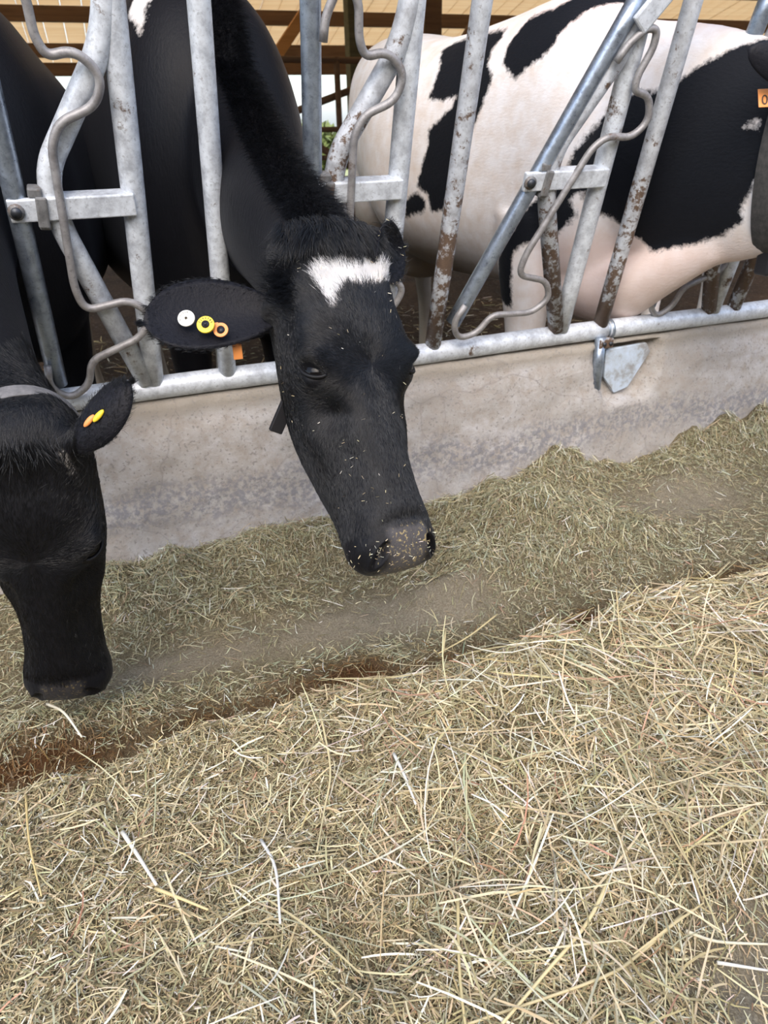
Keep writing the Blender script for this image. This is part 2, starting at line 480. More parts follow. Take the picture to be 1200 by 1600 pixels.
MB().box((8, EAVE_Y + .02, EAVE_Z - .10), (30, .14, .2)).build('eave_beam', M['timber_dark'], roof, False)
# field and yard round the barn
g = MB(); g.add([(-80, 16.5, -.1), (120, 16.5, -.1), (120, 160, -.1), (-80, 160, -.1)], [[0, 1, 2, 3]])
structure(g.build('field', M['field'], smooth=False))
g = MB(); g.add([(-80, 16.5, -.1), (-80, -60, -.1), (-12, -60, -.1), (-12, 16.5, -.1)], [[0, 1, 2, 3]]); g.add([(16, 16.5, -.1), (16, -60, -.1), (120, -60, -.1), (120, 16.5, -.1)], [[0, 1, 2, 3]]); g.add([(-12, -60, -.1), (16, -60, -.1), (16, -4.5, -.1), (-12, -4.5, -.1)], [[0, 3, 2, 1]])
structure(g.build('yard', M['ground'], smooth=False))

# anchor set in the pocket: stub post and painted plate
an = empty('fence_anchor', (1.40, 0, .30)); tag(an, 'steel fence foot with a pale blue plate set in a broken pocket of the kerb', 'anchor')
MB().tube([(1.372, -.028, .465), (1.372, -.03, .30)], .017, 16).build('stub_post', M['polished'], an)
mb = MB()
pl = np.array([(1.402, .420), (1.555, .425), (1.575, .395), (1.505, .285), (1.455, .272), (1.408, .33)])
vv = [(x, -.022, z) for x, z in pl] + [(x, -.008, z) for x, z in pl]
n_ = len(pl)
mb.add(vv, [list(range(n_))[::-1], list(range(n_, 2 * n_))] + [[i, (i + 1) % n_, n_ + (i + 1) % n_, n_ + i] for i in range(n_)])
mb.build('plate', M['plate'], an, False, .002)
MB().box((1.385, -.03, .447), (.05, .03, .03)).build('bracket', M['galv_rust'], an, False, .004)
for bx in (1.375, 1.398):
    MB().tube([(bx, -.05, .447), (bx, -.04, .447)], .006, 10).build('bolt', M['boltm'], an)

# ------------------------------------------------------------------ feed fence (leans towards the alley)
TH = math.radians(15); RZ = .479
FD = V3(0, -math.sin(TH), math.cos(TH)); FN = V3(0, math.cos(TH), math.sin(TH))
def FP(x, h, o=0.): return V3(x, 0, RZ) + FD * h + FN * o
def frame_R():  # columns: x, fence-normal, fence-up
    return np.stack([V3(1, 0, 0), FN, FD], 1)

TOP = 1.0
def fence_panel(x0, x1, label):
    o = empty('feed_fence', (x0, 0, RZ)); tag(o, label, 'fence', 'headlock fence panels')
    P = [FP(x, 0) + V3(0, .0015 * math.sin(7 * x), .0015 * math.sin(5 * x + 1)) for x in np.arange(x0, x1 + .01, .05)]
    MB().tube(P, .029, 20).build('bottom_rail', M['galv'], o)
    MB().tube([FP(x0, TOP, .03), FP(x1, TOP, .03)], .026, 18).build('top_rail', M['galv'], o)
    MB().tube([FP(x0, TOP - .0, -.035), FP(x1, TOP, -.035)], .02, 16).build('lock_rail', M['rod'], o)
    return o

def c_post(o, xt, xb):
    MB().tube([FP(xb + (xt - xb) * t, .02 + (TOP - .02) * t) for t in np.linspace(0, 1, 6)], .0225, 18).build('post', M['galv_rust'] if xb > .5 else M['galv'], o)

def unit_frame(o, xt, xb, lower='galv'):
    """upright, bent brace and crossbar of one headlock"""
    at = lambda h: xb + (xt - xb) * h / .84
    MB().tube([FP(at(h), h, 0) for h in np.linspace(.02, TOP, 8)], .0245, 20).build('upright', M['galv'], o)
    xv = at(.48) - .158
    pts = rounded([FP(at(.90) + .000, .90, -.004), FP(at(.76) - .022, .755, -.004), FP(xv - .002, .530, -.004), FP(xv + .001, .43, -.004), FP(at(.03) - .018, .025, -.004)], .06, 8)
    MB().tube(pts, .0235, 18).build('brace', M[lower], o)
    xs = at(.48) - .243
    hc = .468
    cb = empty('crossbar', FP((xs + at(.48)) / 2, hc)); 
    cb.parent = o; cb.location = tuple(FP((xs + at(.48)) / 2, hc) - V3(*o.location))
    L = at(.48) - xs
    mb = MB(); mb.box(FP(xs + L / 2, hc, -.028), (L, .014, .045), frame_R()); mb.box(FP(xs + L / 2 + .03, hc + .019, -.012), (L - .06, .035, .007), frame_R())
    mb.build('bar', M['galv'], cb, False, .003)
    MB().tube([FP(xs + .014, hc, -.034), FP(xs + .014, hc, -.046)], .0105, 12).build('bolt', M['boltm'], cb)
    MB().tube([FP(xs + .014, hc, -.034), FP(xs + .014, hc, -.039)], .016, 16).build('washer', M['clamp'], cb)
    mb = MB(); R = frame_R(); a = math.radians(6); R = R @ np.array([[math.cos(a), 0, math.sin(a)], [0, 1, 0], [-math.sin(a), 0, math.cos(a)]])
    mb.box(FP(xs + .062, hc - .004, -.038), (.022, .008, .062), R); mb.box(FP(xs + .055, hc + .032, -.018), (.026, .03, .02), R); mb.box(FP(xs + .06, hc - .034, -.02), (.022, .03, .014), R)
    mb.build('clamp', M['clamp'], cb, False, .004)

ROD = [(.018, .760), (.022, .80), (.045, .845), (.072, .855), (.090, .825), (.092, .765), (.106, .735), (.155, .745), (.196, .705), (.178, .655), (.108, .628), (.086, .588),
       (.078, .30), (.092, .247), (.188, .263), (.232, .224), (.203, .168), (.084, .122), (.070, .058), (.022, .026), (-.018, .062), (-.012, .12)]
def swing_bar(o, xs_t, xs_b, tilt=0., off=-.012):
    piv = (xs_t + (xs_b - xs_t) * .45, .468)
    def loc(dx, h):
        x, hh = xs_b + (xs_t - xs_b) * h / .84 + dx - piv[0], h - piv[1]
        return (piv[0] + x * math.cos(tilt) + hh * math.sin(tilt), piv[1] - x * math.sin(tilt) + hh * math.cos(tilt))
    top = .97 if not tilt else .90
    s = MB().tube([FP(*loc(0, h), off) for h in np.linspace(.055, top, 10)], .021, 18).build('swing_bar', M['polished'], o)
    pts = rounded([FP(*loc(dx, h), off - .026) for dx, h in ROD], .026, 6)
    r = MB().tube(pts, .0088, 10)
    rod = r.build('guide_rod', M['rod'], s); rod.location = (0, 0, 0)
    if tilt:
        mb = MB(); p0, p1 = loc(.002, .83), loc(.035, .97)
        R = frame_R(); an_ = tilt + .25; R = R @ np.array([[math.cos(an_), 0, math.sin(an_)], [0, 1, 0], [-math.sin(an_), 0, math.cos(an_)]])
        mb.box(FP((p0[0] + p1[0]) / 2 + .02, (p0[1] + p1[1]) / 2, off - .03), (.05, .012, .15), R)
        k = mb.build('catch_plate', M['galv'], s, False, .005); k.location = (0, 0, 0)

fa = fence_panel(-1.55, 1.395, 'long headlock fence panel left of the rail joint with one swing bar tilted open')
for xt, xb in ((-.345, -.345), (.246, .231), (.832, .816), (1.367, 1.381)): c_post(fa, xt, xb)
for xt, xb in ((-.52, -.53), (.090, .044), (.676, .664), (1.238, 1.238)): unit_frame(fa, xt, xb, 'galv_rust' if xt > .5 else 'galv')
swing_bar(fa, -.142, -.176); swing_bar(fa, .454, .466); swing_bar(fa, 1.035, 1.035, math.radians(24.5)); swing_bar(fa, -.735, -.75)
fb = fence_panel(1.412, 4.0, 'galvanised headlock fence panel right of the rail joint, holding the collared spotted cow')
for xt, xb in ((1.895, 1.900), (2.47, 2.47), (3.05, 3.05)): c_post(fb, xt, xb)
for xt, xb in ((1.79, 1.812), (2.38, 2.38), (2.96, 2.96)): unit_frame(fb, xt, xb, 'galv_rust')
swing_bar(fb, 1.585, 1.585, math.radians(3), .02); swing_bar(fb, 2.16, 2.16); swing_bar(fb, 2.74, 2.74)
sl = MB().tube([FP(1.385, 0), FP(1.44, 0)], .0245, 20); sl.tube([FP(1.412, 0), FP(1.421, 0)], .033, 20); sl.build('rail_sleeve', M['polished'], fb)

# ------------------------------------------------------------------ cows
def loft(st, n=40, sub=4, p=.86):
    """st rows: center(3) lateral(3) up(3) hw top mid bot nar -> closed tube"""
    S = catmull(np.array(st), sub); vs = []
    a = np.arange(n) * 2 * math.pi / n; sn, cs = np.sin(a), np.cos(a)
    for r in S:
        c, la, u = r[:3], unit(r[3:6]), unit(r[6:9]); hw, top, mid, bot, nar = r[9:14]
        x = hw * np.sign(sn) * np.abs(sn) ** p
        x = x * np.where(cs < 0, 1 - nar * np.abs(cs) ** 1.3, 1)
        if len(r) > 14: x = x * np.where(cs > 0, 1 - r[14] * np.abs(cs) ** 1.2, 1)
        z = mid + np.where(cs >= 0, (top - mid) * np.abs(cs) ** p, -(mid - bot) * np.abs(cs) ** p)
        vs.append(c + x[:, None] * la + z[:, None] * u)
    m = len(S); V = np.vstack(vs)
    f = [[i * n + k, i * n + (k + 1) % n, (i + 1) * n + (k + 1) % n, (i + 1) * n + k] for i in range(m - 1) for k in range(n)]
    f.append(list(range(n))[::-1]); f.append([(m - 1) * n + k for k in range(n)])
    return V, f

HEAD = [  # s, half width, top, mid, bottom, narrowing of the jaw, narrowing of the bridge
    (-.065, .060, -.035, -.075, -.130, .2, 0), (-.030, .094, -.004, -.062, -.165, .2, 0), (.02, .111, .014, -.052, -.190, .22, 0), (.08, .116, .020, -.048, -.218, .25, 0),
    (.14, .117, .020, -.048, -.242, .26, 0), (.195, .117, .013, -.056, -.254, .26, 0), (.24, .109, .004, -.080, -.254, .22, .10), (.29, .099, -.002, -.104, -.246, .20, .22),
    (.35, .088, -.006, -.116, -.224, .20, .30), (.405, .080, -.010, -.114, -.198, .18, .26), (.445, .078, -.013, -.106, -.180, .16, .18), (.482, .085, -.020, -.098, -.166, .14, .08),
    (.510, .086, -.031, -.095, -.155, .12, 0), (.532, .077, -.046, -.096, -.142, .1, 0), (.547, .052, -.066, -.098, -.122, .1, 0)]

class Head:
    def __init__(s, poll, a, n, k, kx=1., cheek=1.):
        s.o = np.asarray(poll, float); s.a = unit(np.asarray(a, float)); n = np.asarray(n, float)
        s.n = unit(n - s.a * (n @ s.a)); s.r = np.cross(s.a, s.n); s.k = k; s.kx = kx; s.ck = cheek
    def w(s, x, y, z): return s.o + s.k * (x * s.kx * s.r + y * s.a + z * s.n)
    def loc(s, P):
        d = (P - s.o) / s.k; return np.stack([d @ s.r / s.kx, d @ s.a, d @ s.n], -1)
    def loft(s):
        return loft([np.r_[s.w(0, t, 0), s.r, s.n, np.array([hw * s.kx * (1 + (s.ck - 1) * math.exp(-((t - .33) / .10) ** 2)), tp, md, bt]) * s.k, na, nd] for t, hw, tp, md, bt, na, nd in HEAD], 48, 4, .82)

TORSO = [  # y, top, bottom, half width, mid
    (.06, 1.06, .64, .12, .84), (.12, 1.18, .56, .20, .80), (.22, 1.28, .515, .245, .80), (.38, 1.335, .50, .265, .82), (.6, 1.325, .50, .30, .84), (.9, 1.315, .49, .345, .84),
    (1.15, 1.325, .51, .345, .86), (1.38, 1.36, .60, .29, .95), (1.56, 1.355, .74, .245, 1.02), (1.68, 1.30, .84, .17, 1.06), (1.74, 1.20, .95, .08, 1.08)]
def torso(xf, yo=0., dz=0., wk=1., dw=0.):
    st = []
    for y, t, b_, hw, mid in TORSO:
        t = t + dw * math.exp(-((y - .33) / .35) ** 2)
        st.append(np.r_[V3(xf(y + yo), y + yo, mid + dz), V3(1, 0, 0), V3(0, 0, 1), hw * wk, t - mid, 0, b_ - mid, .12])
    return loft(st, 40, 4, .80)
def neck(pts):
    """pts rows: x y z hw hh"""
    P = np.array(pts, float); C = P[:, :3]; T = np.gradient(C, axis=0); st = []
    for i in range(len(P)):
        t = unit(T[i]); la = unit(np.cross(t, V3(0, 0, 1))); u = np.cross(la, t)
        st.append(np.r_[C[i], la, u, P[i, 3], P[i, 4], 0, -P[i, 4], .1])
    return loft(st, 32, 5, .95)
def limb(pts):
    P = np.array(pts, float); st = []
    for q in P: st.append(np.r_[q[:3], V3(1, 0, 0), V3(0, -1, 0), q[3], q[4], 0, -q[4], 0])
    return loft(st, 20, 4, 1.)
def legs(xf, yo=0., sp=.135, th=1.):
    out = []
    for s in (-1, 1):
        y = .30 + yo; x = xf(y) + s * sp
        out.append(limb([tuple(q[:3]) + (q[3] * th, q[4] * th) for q in ((x, y + .02, .80, .08, .12), (x, y, .62, .075, .095), (x, y - .01, .46, .058, .068), (x, y - .015, .36, .052, .058), (x, y - .005, .25, .036, .042), (x, y, .12, .034, .04), (x, y - .005, .06, .042, .048), (x, y - .03, .01, .05, .06), (x, y - .045, -.05, .056, .072))]))
        y = 1.5 + yo; x = xf(y) + s * .155
        out.append(limb([(x, y + .0, .98, .09, .19), (x, y - .04, .76, .09, .17), (x, y + .03, .58, .07, .11), (x, y + .12, .45, .05, .07), (x, y + .14, .38, .045, .055), (x, y + .11, .24, .035, .042), (x, y + .09, .10, .038, .045), (x, y + .06, .02, .05, .06), (x, y + .04, -.05, .056, .075)]))
    y = 1.30 + yo; x = xf(y)
    out.append(loft([np.r_[V3(x, y - .17, .55), V3(1, 0, 0), V3(0, 0, 1), .05, .05, 0, -.04, 0], np.r_[V3(x, y - .05, .54), V3(1, 0, 0), V3(0, 0, 1), .15, .1, 0, -.11, 0],
                     np.r_[V3(x, y + .1, .55), V3(1, 0, 0), V3(0, 0, 1), .16, .1, 0, -.12, 0], np.r_[V3(x, y + .2, .62), V3(1, 0, 0), V3(0, 0, 1), .07, .06, 0, -.05, 0]], 24, 4, .95))
    y = 1.73 + yo; x = xf(y)
    out.append(limb([(x, y - .06, 1.29, .03, .03), (x, y + .0, 1.22, .028, .028), (x, y + .03, 1.05, .022, .022), (x, y + .03, .8, .02, .02), (x, y + .02, .55, .024, .024), (x, y + .02, .42, .03, .03), (x, y + .02, .30, .012, .012)]))
    return out

def remesh(parts, voxel, smooth_it=8):
    mb = MB()
    for v, f in parts: mb.add(v, f)
    me = mesh_np('raw', np.vstack(mb.v), mb.f)
    o = bpy.data.objects.new('raw', me); COL.objects.link(o)
    r = o.modifiers.new('r', 'REMESH'); r.mode = 'VOXEL'; r.voxel_size = voxel; r.adaptivity = 0
    dg = bpy.context.evaluated_depsgraph_get(); dg.update()
    out = bpy.data.meshes.new_from_object(o.evaluated_get(dg))
    bpy.data.objects.remove(o); bpy.data.meshes.remove(me)
    laplace(out, smooth_it)
    return out

def get_co(me):
    c = np.empty(len(me.vertices) * 3); me.vertices.foreach_get('co', c); return c.reshape(-1, 3)
def set_co(me, c): me.vertices.foreach_set('co', np.ascontiguousarray(c).ravel()); me.update()
def laplace(me, it, lam=.5, mask=None):
    e = np.empty(len(me.edges) * 2, np.int32); me.edges.foreach_get('vertices', e); e = e.reshape(-1, 2)
    c = get_co(me); n = len(c); deg = np.bincount(e.ravel(), minlength=n)[:, None].clip(1)
    for _ in range(it):
        s = np.stack([np.bincount(e[:, 0], c[e[:, 1], k], n) + np.bincount(e[:, 1], c[e[:, 0], k], n) for k in range(3)], 1)
        d = lam * (s / deg - c)
        if mask is not None: d = d * mask[:, None]
        c = c + d
    set_co(me, c)
def normals(me):
    n = np.empty(len(me.vertices) * 3); me.vertex_normals.foreach_get('vector', n); return n.reshape(-1, 3)
def refine(me, test, smooth_it=2):
    """split the faces whose vertices pass test(co)"""
    bm = bmesh.new(); bm.from_mesh(me); bm.verts.ensure_lookup_table()
    c = np.array([v.co[:] for v in bm.verts]); ok = test(c)
    ed = [e for e in bm.edges if ok[e.verts[0].index] and ok[e.verts[1].index]]
    bmesh.ops.subdivide_edges(bm, edges=ed, cuts=1, use_grid_fill=True)
    ng = [f for f in bm.faces if len(f.verts) > 4]
    bmesh.ops.triangulate(bm, faces=ng)
    bm.to_mesh(me); bm.free()
    laplace(me, smooth_it, .5, test(get_co(me)).astype(float))
def attr(me, name, val):
    a = me.attributes.get(name) or me.attributes.new(name, 'FLOAT', 'POINT')
    a.data.foreach_set('value', np.ascontiguousarray(val, dtype=np.float32))

def gs(d2, s): return np.exp(-d2 / (s * s))
def sculpt_head(me, H, eye_open=True):
    c = get_co(me); L = H.loc(c); near = (L[:, 1] > -.1) & (L[:, 1] < .6) & (np.abs(L[:, 0]) < .2) & (L[:, 2] > -.26) & (L[:, 2] < .08)
    d = np.zeros_like(L); X = L[:, 0]; S = L[:, 1]; Z = L[:, 2]; ax = np.abs(X); sg = np.sign(X)
    # brow and orbit
    eo = V3(.74, .06, .67); C0 = V3(.094, .198, -.024)
    Q = np.stack([ax, S, Z], -1) - C0; t_ = Q @ eo; rad2 = (Q * Q).sum(1) - t_ * t_; front_ = np.abs(t_) < .05
    e0 = V3(-.54, .60, .59); es = unit(e0 - eo * (eo @ e0)); ev = np.cross(es, eo); qs, qv = Q @ es, Q @ ev
    if ev[1] > 0: qv = -qv
    push = front_ * (.019 * gs(qs ** 2 * .7 + (qv - .017) ** 2, .025) + .006 * gs(qs ** 2 + (qv + .02) ** 2, .02) - .015 * gs((qs / 1.45) ** 2 + qv ** 2, .0130))
    d[:, 0] += sg * eo[0] * push; d[:, 1] += eo[1] * push; d[:, 2] += eo[2] * push
    # hollow in front of the eye and along the nose, cheek ridge below
    w_ = gs((S - .262) ** 2 * .55 + (Z + .042) ** 2, .026) * (ax > .03); d[:, 0] -= sg * .020 * w_; d[:, 2] -= .006 * w_
    w_ = gs(((S - .335) * .42) ** 2 + (Z + .050) ** 2, .022) * (ax > .03); d[:, 0] -= sg * .008 * w_
    w_ = gs(((S - .29) * .5) ** 2 + (Z + .098) ** 2, .024) * (ax > .03); d[:, 0] += sg * .008 * w_
    # temple hollow, poll boss
    w_ = gs((S - .095) ** 2 + (Z + .035) ** 2, .034) * (ax > .05); d[:, 0] -= sg * .007 * w_
    d[:, 2] += .010 * gs((S - .0) ** 2 + (ax * .55) ** 2, .035) + .006 * gs((S - .12) ** 2 + (ax * .6) ** 2, .05)
    d[:, 2] -= .004 * gs((S - .215) ** 2 + (ax * .8) ** 2, .035)
    # nostrils: a comma that opens sideways on the front corner of the muzzle
    q = np.stack([ax - .047, S - .514, Z + .058], -1)
    ang = q[:, 0] * .55 + q[:, 1] * .80; ang2 = -q[:, 0] * .80 + q[:, 1] * .55
    n2 = (ang / .017) ** 2 + (ang2 / .0075) ** 2 + (q[:, 2] / .026) ** 2
    hole = np.exp(-n2 ** 1.5) * (Z > -.098)
    d[:, 1] -= .024 * hole; d[:, 2] -= .004 * hole; d[:, 0] -= sg * .010 * hole
    rim = gs((np.sqrt(n2) - 1.55) ** 2, .42) * (S > .46) * (Z > -.098); d[:, 1] += .0035 * rim; d[:, 0] += sg * .003 * rim
    # lip line
    w_ = gs(((Z + .128 - .02 * np.clip((.50 - S) / .1, -1, 1)) / .006) ** 2, 1) * np.clip((S - .40) / .03, 0, 1); d[:, 0] -= sg * .005 * w_; d[:, 1] -= .005 * w_ * (S > .5)
    # crease above the muzzle
    w_ = gs(((S - .468 - .25 * (ax - .02).clip(0)) / .012) ** 2, 1) * (Z > -.06); d[:, 2] -= .003 * w_
    d *= near[:, None]
    set_co(me, c + H.k * (d[:, :1] * H.kx * H.r + d[:, 1:2] * H.a + d[:, 2:] * H.n))
    L = H.loc(get_co(me)); S = L[:, 1]; Z = L[:, 2]; ax = np.abs(L[:, 0])
    mz = np.clip((S - .472 - .10 * (ax - .03).clip(0) - .003 * vnoise(L * 90, 4)) / .014, 0, 1) * np.clip((.052 - ax - .25 * (Z + .06).clip(0)) / .012, 0, 1) * np.clip((Z + .132) / .01, 0, 1) * (near)
    attr(me, 'muzzle', mz * (1 - .95 * np.clip(np.exp(-(((ax - .045) / .012) ** 2 + ((Z + .058) / .020) ** 2)), 0, 1)))

def poly_sd(P, poly):
    """signed distance (positive inside) from 2-D points to a polygon"""
    Q = np.asarray(poly, float); d = np.full(len(P), 1e9); ins = np.zeros(len(P), bool)
    for i in range(len(Q)):
        a, b_ = Q[i], Q[(i + 1) % len(Q)]; e = b_ - a; t = np.clip(((P - a) @ e) / (e @ e), 0, 1)
        d = np.minimum(d, np.linalg.norm(P - a - t[:, None] * e, axis=1))
        c1 = (a[1] > P[:, 1]) != (b_[1] > P[:, 1])
        with np.errstate(divide='ignore', invalid='ignore'):
            ins ^= c1 & (P[:, 0] < (b_[0] - a[0]) * (P[:, 1] - a[1]) / (b_[1] - a[1]) + a[0])
    return np.where(ins, d, -d)

def ear(base, tip, side, width, cup, roll=0., thick=.007, n=18, m=14, droop=0.):
    """leaf-shaped shell; side = direction across the blade"""
    base, tip = np.asarray(base, float), np.asarray(tip, float); ax_ = tip - base; L = np.linalg.norm(ax_); ax_ /= L
    sd_ = np.asarray(side, float); sd_ = unit(sd_ - ax_ * (sd_ @ ax_)); nm = np.cross(ax_, sd_)
    fr, bk = [], []
    for i in range(n + 1):
        t = i / n
        wd = width * ((1 - (1 - min(t / .55, 1)) ** 2) * .72 + .28) * (1 - max(0, (t - .55) / .45) ** 2.3) ** .62 if t < 1 else 0
        wd = max(wd, .0015)
        for j in range(m + 1):
            s = -1 + 2 * j / m
            cc = cup * (1.25 - .6 * t)
            off = -cc * wd * (1 - abs(s) ** 1.8) * 1.0
            yy = wd * s * (1 - .12 * cup * abs(s) ** 3)
            if roll: off += roll * wd * max(0, s - .55) ** 1.5
            p = base + ax_ * (L * t) + sd_ * (yy + .12 * width * math.sin(math.pi * t)) + nm * (off + droop * t * t * L)
            th = thick * (1.6 - t) * math.sqrt(max(0, 1 - s * s) + .06) * (1 if 0 < i < n else .5)
            fr.append(p + nm * th * .5); bk.append(p - nm * th * .5)
    V = np.vstack([fr, bk]); K = (n + 1) * (m + 1); f = []
    ix = lambda i, j: i * (m + 1) + j
    for i in range(n):
        for j in range(m):
            f.append([ix(i, j), ix(i + 1, j), ix(i + 1, j + 1), ix(i, j + 1)]); f.append([K + ix(i, j + 1), K + ix(i + 1, j + 1), K + ix(i + 1, j), K + ix(i, j)])
        f.append([ix(i, 0), K + ix(i, 0), K + ix(i + 1, 0), ix(i + 1, 0)]); f.append([ix(i, m), ix(i + 1, m), K + ix(i + 1, m), K + ix(i, m)])
    for j in range(m):
        f.append([ix(0, j), ix(0, j + 1), K + ix(0, j + 1), K + ix(0, j)]); f.append([ix(n, j + 1), ix(n, j), K + ix(n, j), K + ix(n, j + 1)])
    return V, f, (base, ax_, sd_, nm, L)

def cow_object(name, me, material, loc, label):
    me.materials.clear(); me.materials.append(material)
    me.polygons.foreach_set('use_smooth', np.ones(len(me.polygons), bool))
    c = get_co(me) - V3(*loc); set_co(me, c); me.name = name
    o = bpy.data.objects.new(name, me); COL.objects.link(o); o.location = loc
    tag(o, label, 'cow', 'cows at the feed fence')
    return o

def ellipsoid(c, r, ax3, n=20):
    mb = MB(); vs, f = [], []
    for i in range(n + 1):
        ph = math.pi * i / n
        for j in range(2 * n):
            t = math.pi * j / n
            vs.append(np.asarray(c) + r[0] * math.sin(ph) * math.cos(t) * ax3[0] + r[1] * math.sin(ph) * math.sin(t) * ax3[1] + r[2] * math.cos(ph) * ax3[2])
    for i in range(n):
        for j in range(2 * n): f.append([i * 2 * n + j, (i + 1) * 2 * n + j, (i + 1) * 2 * n + (j + 1) % (2 * n), i * 2 * n + (j + 1) % (2 * n)])
    return mb.add(vs, f)

def eyes(H, o, sides=(-1, 1)):
    for s in sides:
        eo = V3(s * .74, .06, .67); e0 = V3(-s * .54, .60, .59); es = unit(e0 - eo * (eo @ e0)); ev = np.cross(es, eo); ev = ev if ev[1] < 0 else -ev
        C0 = V3(s * .095, .198, -.024) - eo * .0085
        W_ = lambda q: H.w(*q); D_ = lambda q: unit(H.w(*q) - H.w(0, 0, 0))
        e = ellipsoid(W_(C0), (.0200 * H.k, .0250 * H.k, .0190 * H.k), (D_(eo), D_(es), D_(ev))).build('eye', M['eye'], o)
        for q, hgt in ((1, .0090), (-1, .0112)):
            pts = []
            for t in np.linspace(-1.0, 1.0, 15):
                yy = .0245 * t; zz = q * hgt * (1 - t * t) ** .65; xx = .0205 * math.sqrt(max(.05, 1 - (yy / .030) ** 2 - (zz / .026) ** 2))
                pts.append(W_(C0 + eo * xx + es * yy + ev * (zz + .001)))
            lid = MB().tube(catmull(pts, 2), .0034 * H.k, 8).build('eyelid', M['lid'], e); lid.location = (0, 0, 0)

def strands(name, root, tipdir, length, curl, rad, material, parent, npt=4):
    """hair curves: root (n,3), tipdir (n,3) start direction, curl (n,3) added progressively"""
    n = len(root); hc = bpy.data.hair_curves.new(name); hc.add_curves([npt] * n)
    t = np.linspace(0, 1, npt)[None, :, None]
    P = root[:, None, :] + length[:, None, None] * (tipdir[:, None, :] * t + curl[:, None, :] * t * t)
    d = V3(*parent.location)
    hc.attributes['position'].data.foreach_set('vector', np.ascontiguousarray(P - d, dtype=np.float32).ravel())
    ra = hc.attributes.get('radius') or hc.attributes.new('radius', 'FLOAT', 'POINT')
    rr = (rad[:, None] * np.array([1, .9, .65, .15])[None, :npt]).astype(np.float32)
    ra.data.foreach_set('value', np.ascontiguousarray(rr).ravel())
    hc.materials.append(material)
    o = bpy.data.objects.new(name, hc); COL.objects.link(o); o.parent = parent
    o['kind'] = 'stuff'
    return o

def sample_surface(me, n, weight=None):
    me.calc_loop_triangles(); k = len(me.loop_triangles)
    tv = np.empty(k * 3, np.int32); me.loop_triangles.foreach_get('vertices', tv); tv = tv.reshape(-1, 3)
    c = get_co(me); nn = normals(me); A = c[tv]
    ar = np.linalg.norm(np.cross(A[:, 1] - A[:, 0], A[:, 2] - A[:, 0]), axis=1)
    if weight is not None: ar = ar * weight(A.mean(1))
    idx = rng.choice(k, n, p=ar / ar.sum()); u = rng.random((n, 2)); fl = u.sum(1) > 1; u[fl] = 1 - u[fl]
    bc = np.stack([1 - u.sum(1), u[:, 0], u[:, 1]], 1)
    return (A[idx] * bc[:, :, None]).sum(1), unit_rows((nn[tv[idx]] * bc[:, :, None]).sum(1)), tv[idx], bc
def unit_rows(v): return v / (np.linalg.norm(v, axis=1)[:, None] + 1e-12)

def groom(H, P, Nn, whorl=(0, .205), jitter=.25):
    """face hair lies away from the whorl between the eyes"""
    L = H.loc(P); dx = (L[:, 0] - whorl[0]); ds = L[:, 1] - whorl[1]
    v = dx[:, None] * .75 * H.r + ds[:, None] * H.a - .02 * np.sign(L[:, 2] + .02)[:, None] * np.minimum(0, L[:, 2] + .02)[:, None] * H.n
    v = unit_rows(v) + rng.normal(0, jitter, v.shape)
    v = v - (v * Nn).sum(1)[:, None] * Nn
    return unit_rows(v)

def disc(mb, c, nrm, r, th, n=24, r_in=0):
    nrm = unit(np.asarray(nrm, float)); u = unit(np.cross(nrm, V3(0, 0, 1))); v_ = np.cross(nrm, u); vs = []
    for off in (0, th):
        for q in range(n):
            a = 2 * math.pi * q / n; vs.append(c + nrm * off + r * (math.cos(a) * u + math.sin(a) * v_))
    if r_in:
        for off in (0, th):
            for q in range(n):
                a = 2 * math.pi * q / n; vs.append(c + nrm * off + r_in * (math.cos(a) * u + math.sin(a) * v_))
        f = []
        for q in range(n):
            p = (q + 1) % n
            f += [[q, p, n + p, n + q], [2 * n + q, 3 * n + q, 3 * n + p, 2 * n + p], [n + q, n + p, 3 * n + p, 3 * n + q], [q, 2 * n + q, 2 * n + p, p]]
        return mb.add(vs, f)
    return mb.add(vs, [list(range(n))[::-1], list(range(n, 2 * n))] + [[q, (q + 1) % n, n + (q + 1) % n, n + q] for q in range(n)])

def text_mesh(s, size, c, xdir, ydir, material, parent, name='number', extrude=.0003):
    cu = bpy.data.curves.new('t', 'FONT'); cu.body = s; cu.size = size; cu.align_x = 'CENTER'; cu.align_y = 'CENTER'; cu.extrude = extrude; cu.resolution_u = 3
    o = bpy.data.objects.new('t', cu); COL.objects.link(o)
    dg = bpy.context.evaluated_depsgraph_get(); dg.update(); me = bpy.data.meshes.new_from_object(o.evaluated_get(dg)); bpy.data.objects.remove(o)
    p = get_co(me); x, y = unit(np.asarray(xdir, float)), unit(np.asarray(ydir, float)); z = np.cross(x, y)
    set_co(me, np.asarray(c) + p[:, :1] * x + p[:, 1:2] * y + p[:, 2:] * z); me.materials.clear(); me.materials.append(material)
    return me

def band(C, la, up, hw, hh, width, thick, material, name, parent, n=48, bow=0.):
    """strap round a neck of half size hw x hh"""
    t = np.cross(la, up); vs = []
    for k in range(n):
        a = 2 * math.pi * k / n; rad = la * math.sin(a) * hw + up * math.cos(a) * hh; o_ = unit(rad)
        for q, (e, w_) in enumerate(((0, -1), (thick, -1), (thick, 1), (0, 1))): vs.append(C + rad + o_ * e + t * w_ * width / 2 + t * bow * math.cos(a))
    f = [[k * 4 + q, k * 4 + (q + 1) % 4, ((k + 1) % n) * 4 + (q + 1) % 4, ((k + 1) % n) * 4 + q] for k in range(n) for q in range(4)]
    mb = MB(); mb.add(vs, f); return mb.build(name, material, parent, True, .0015)

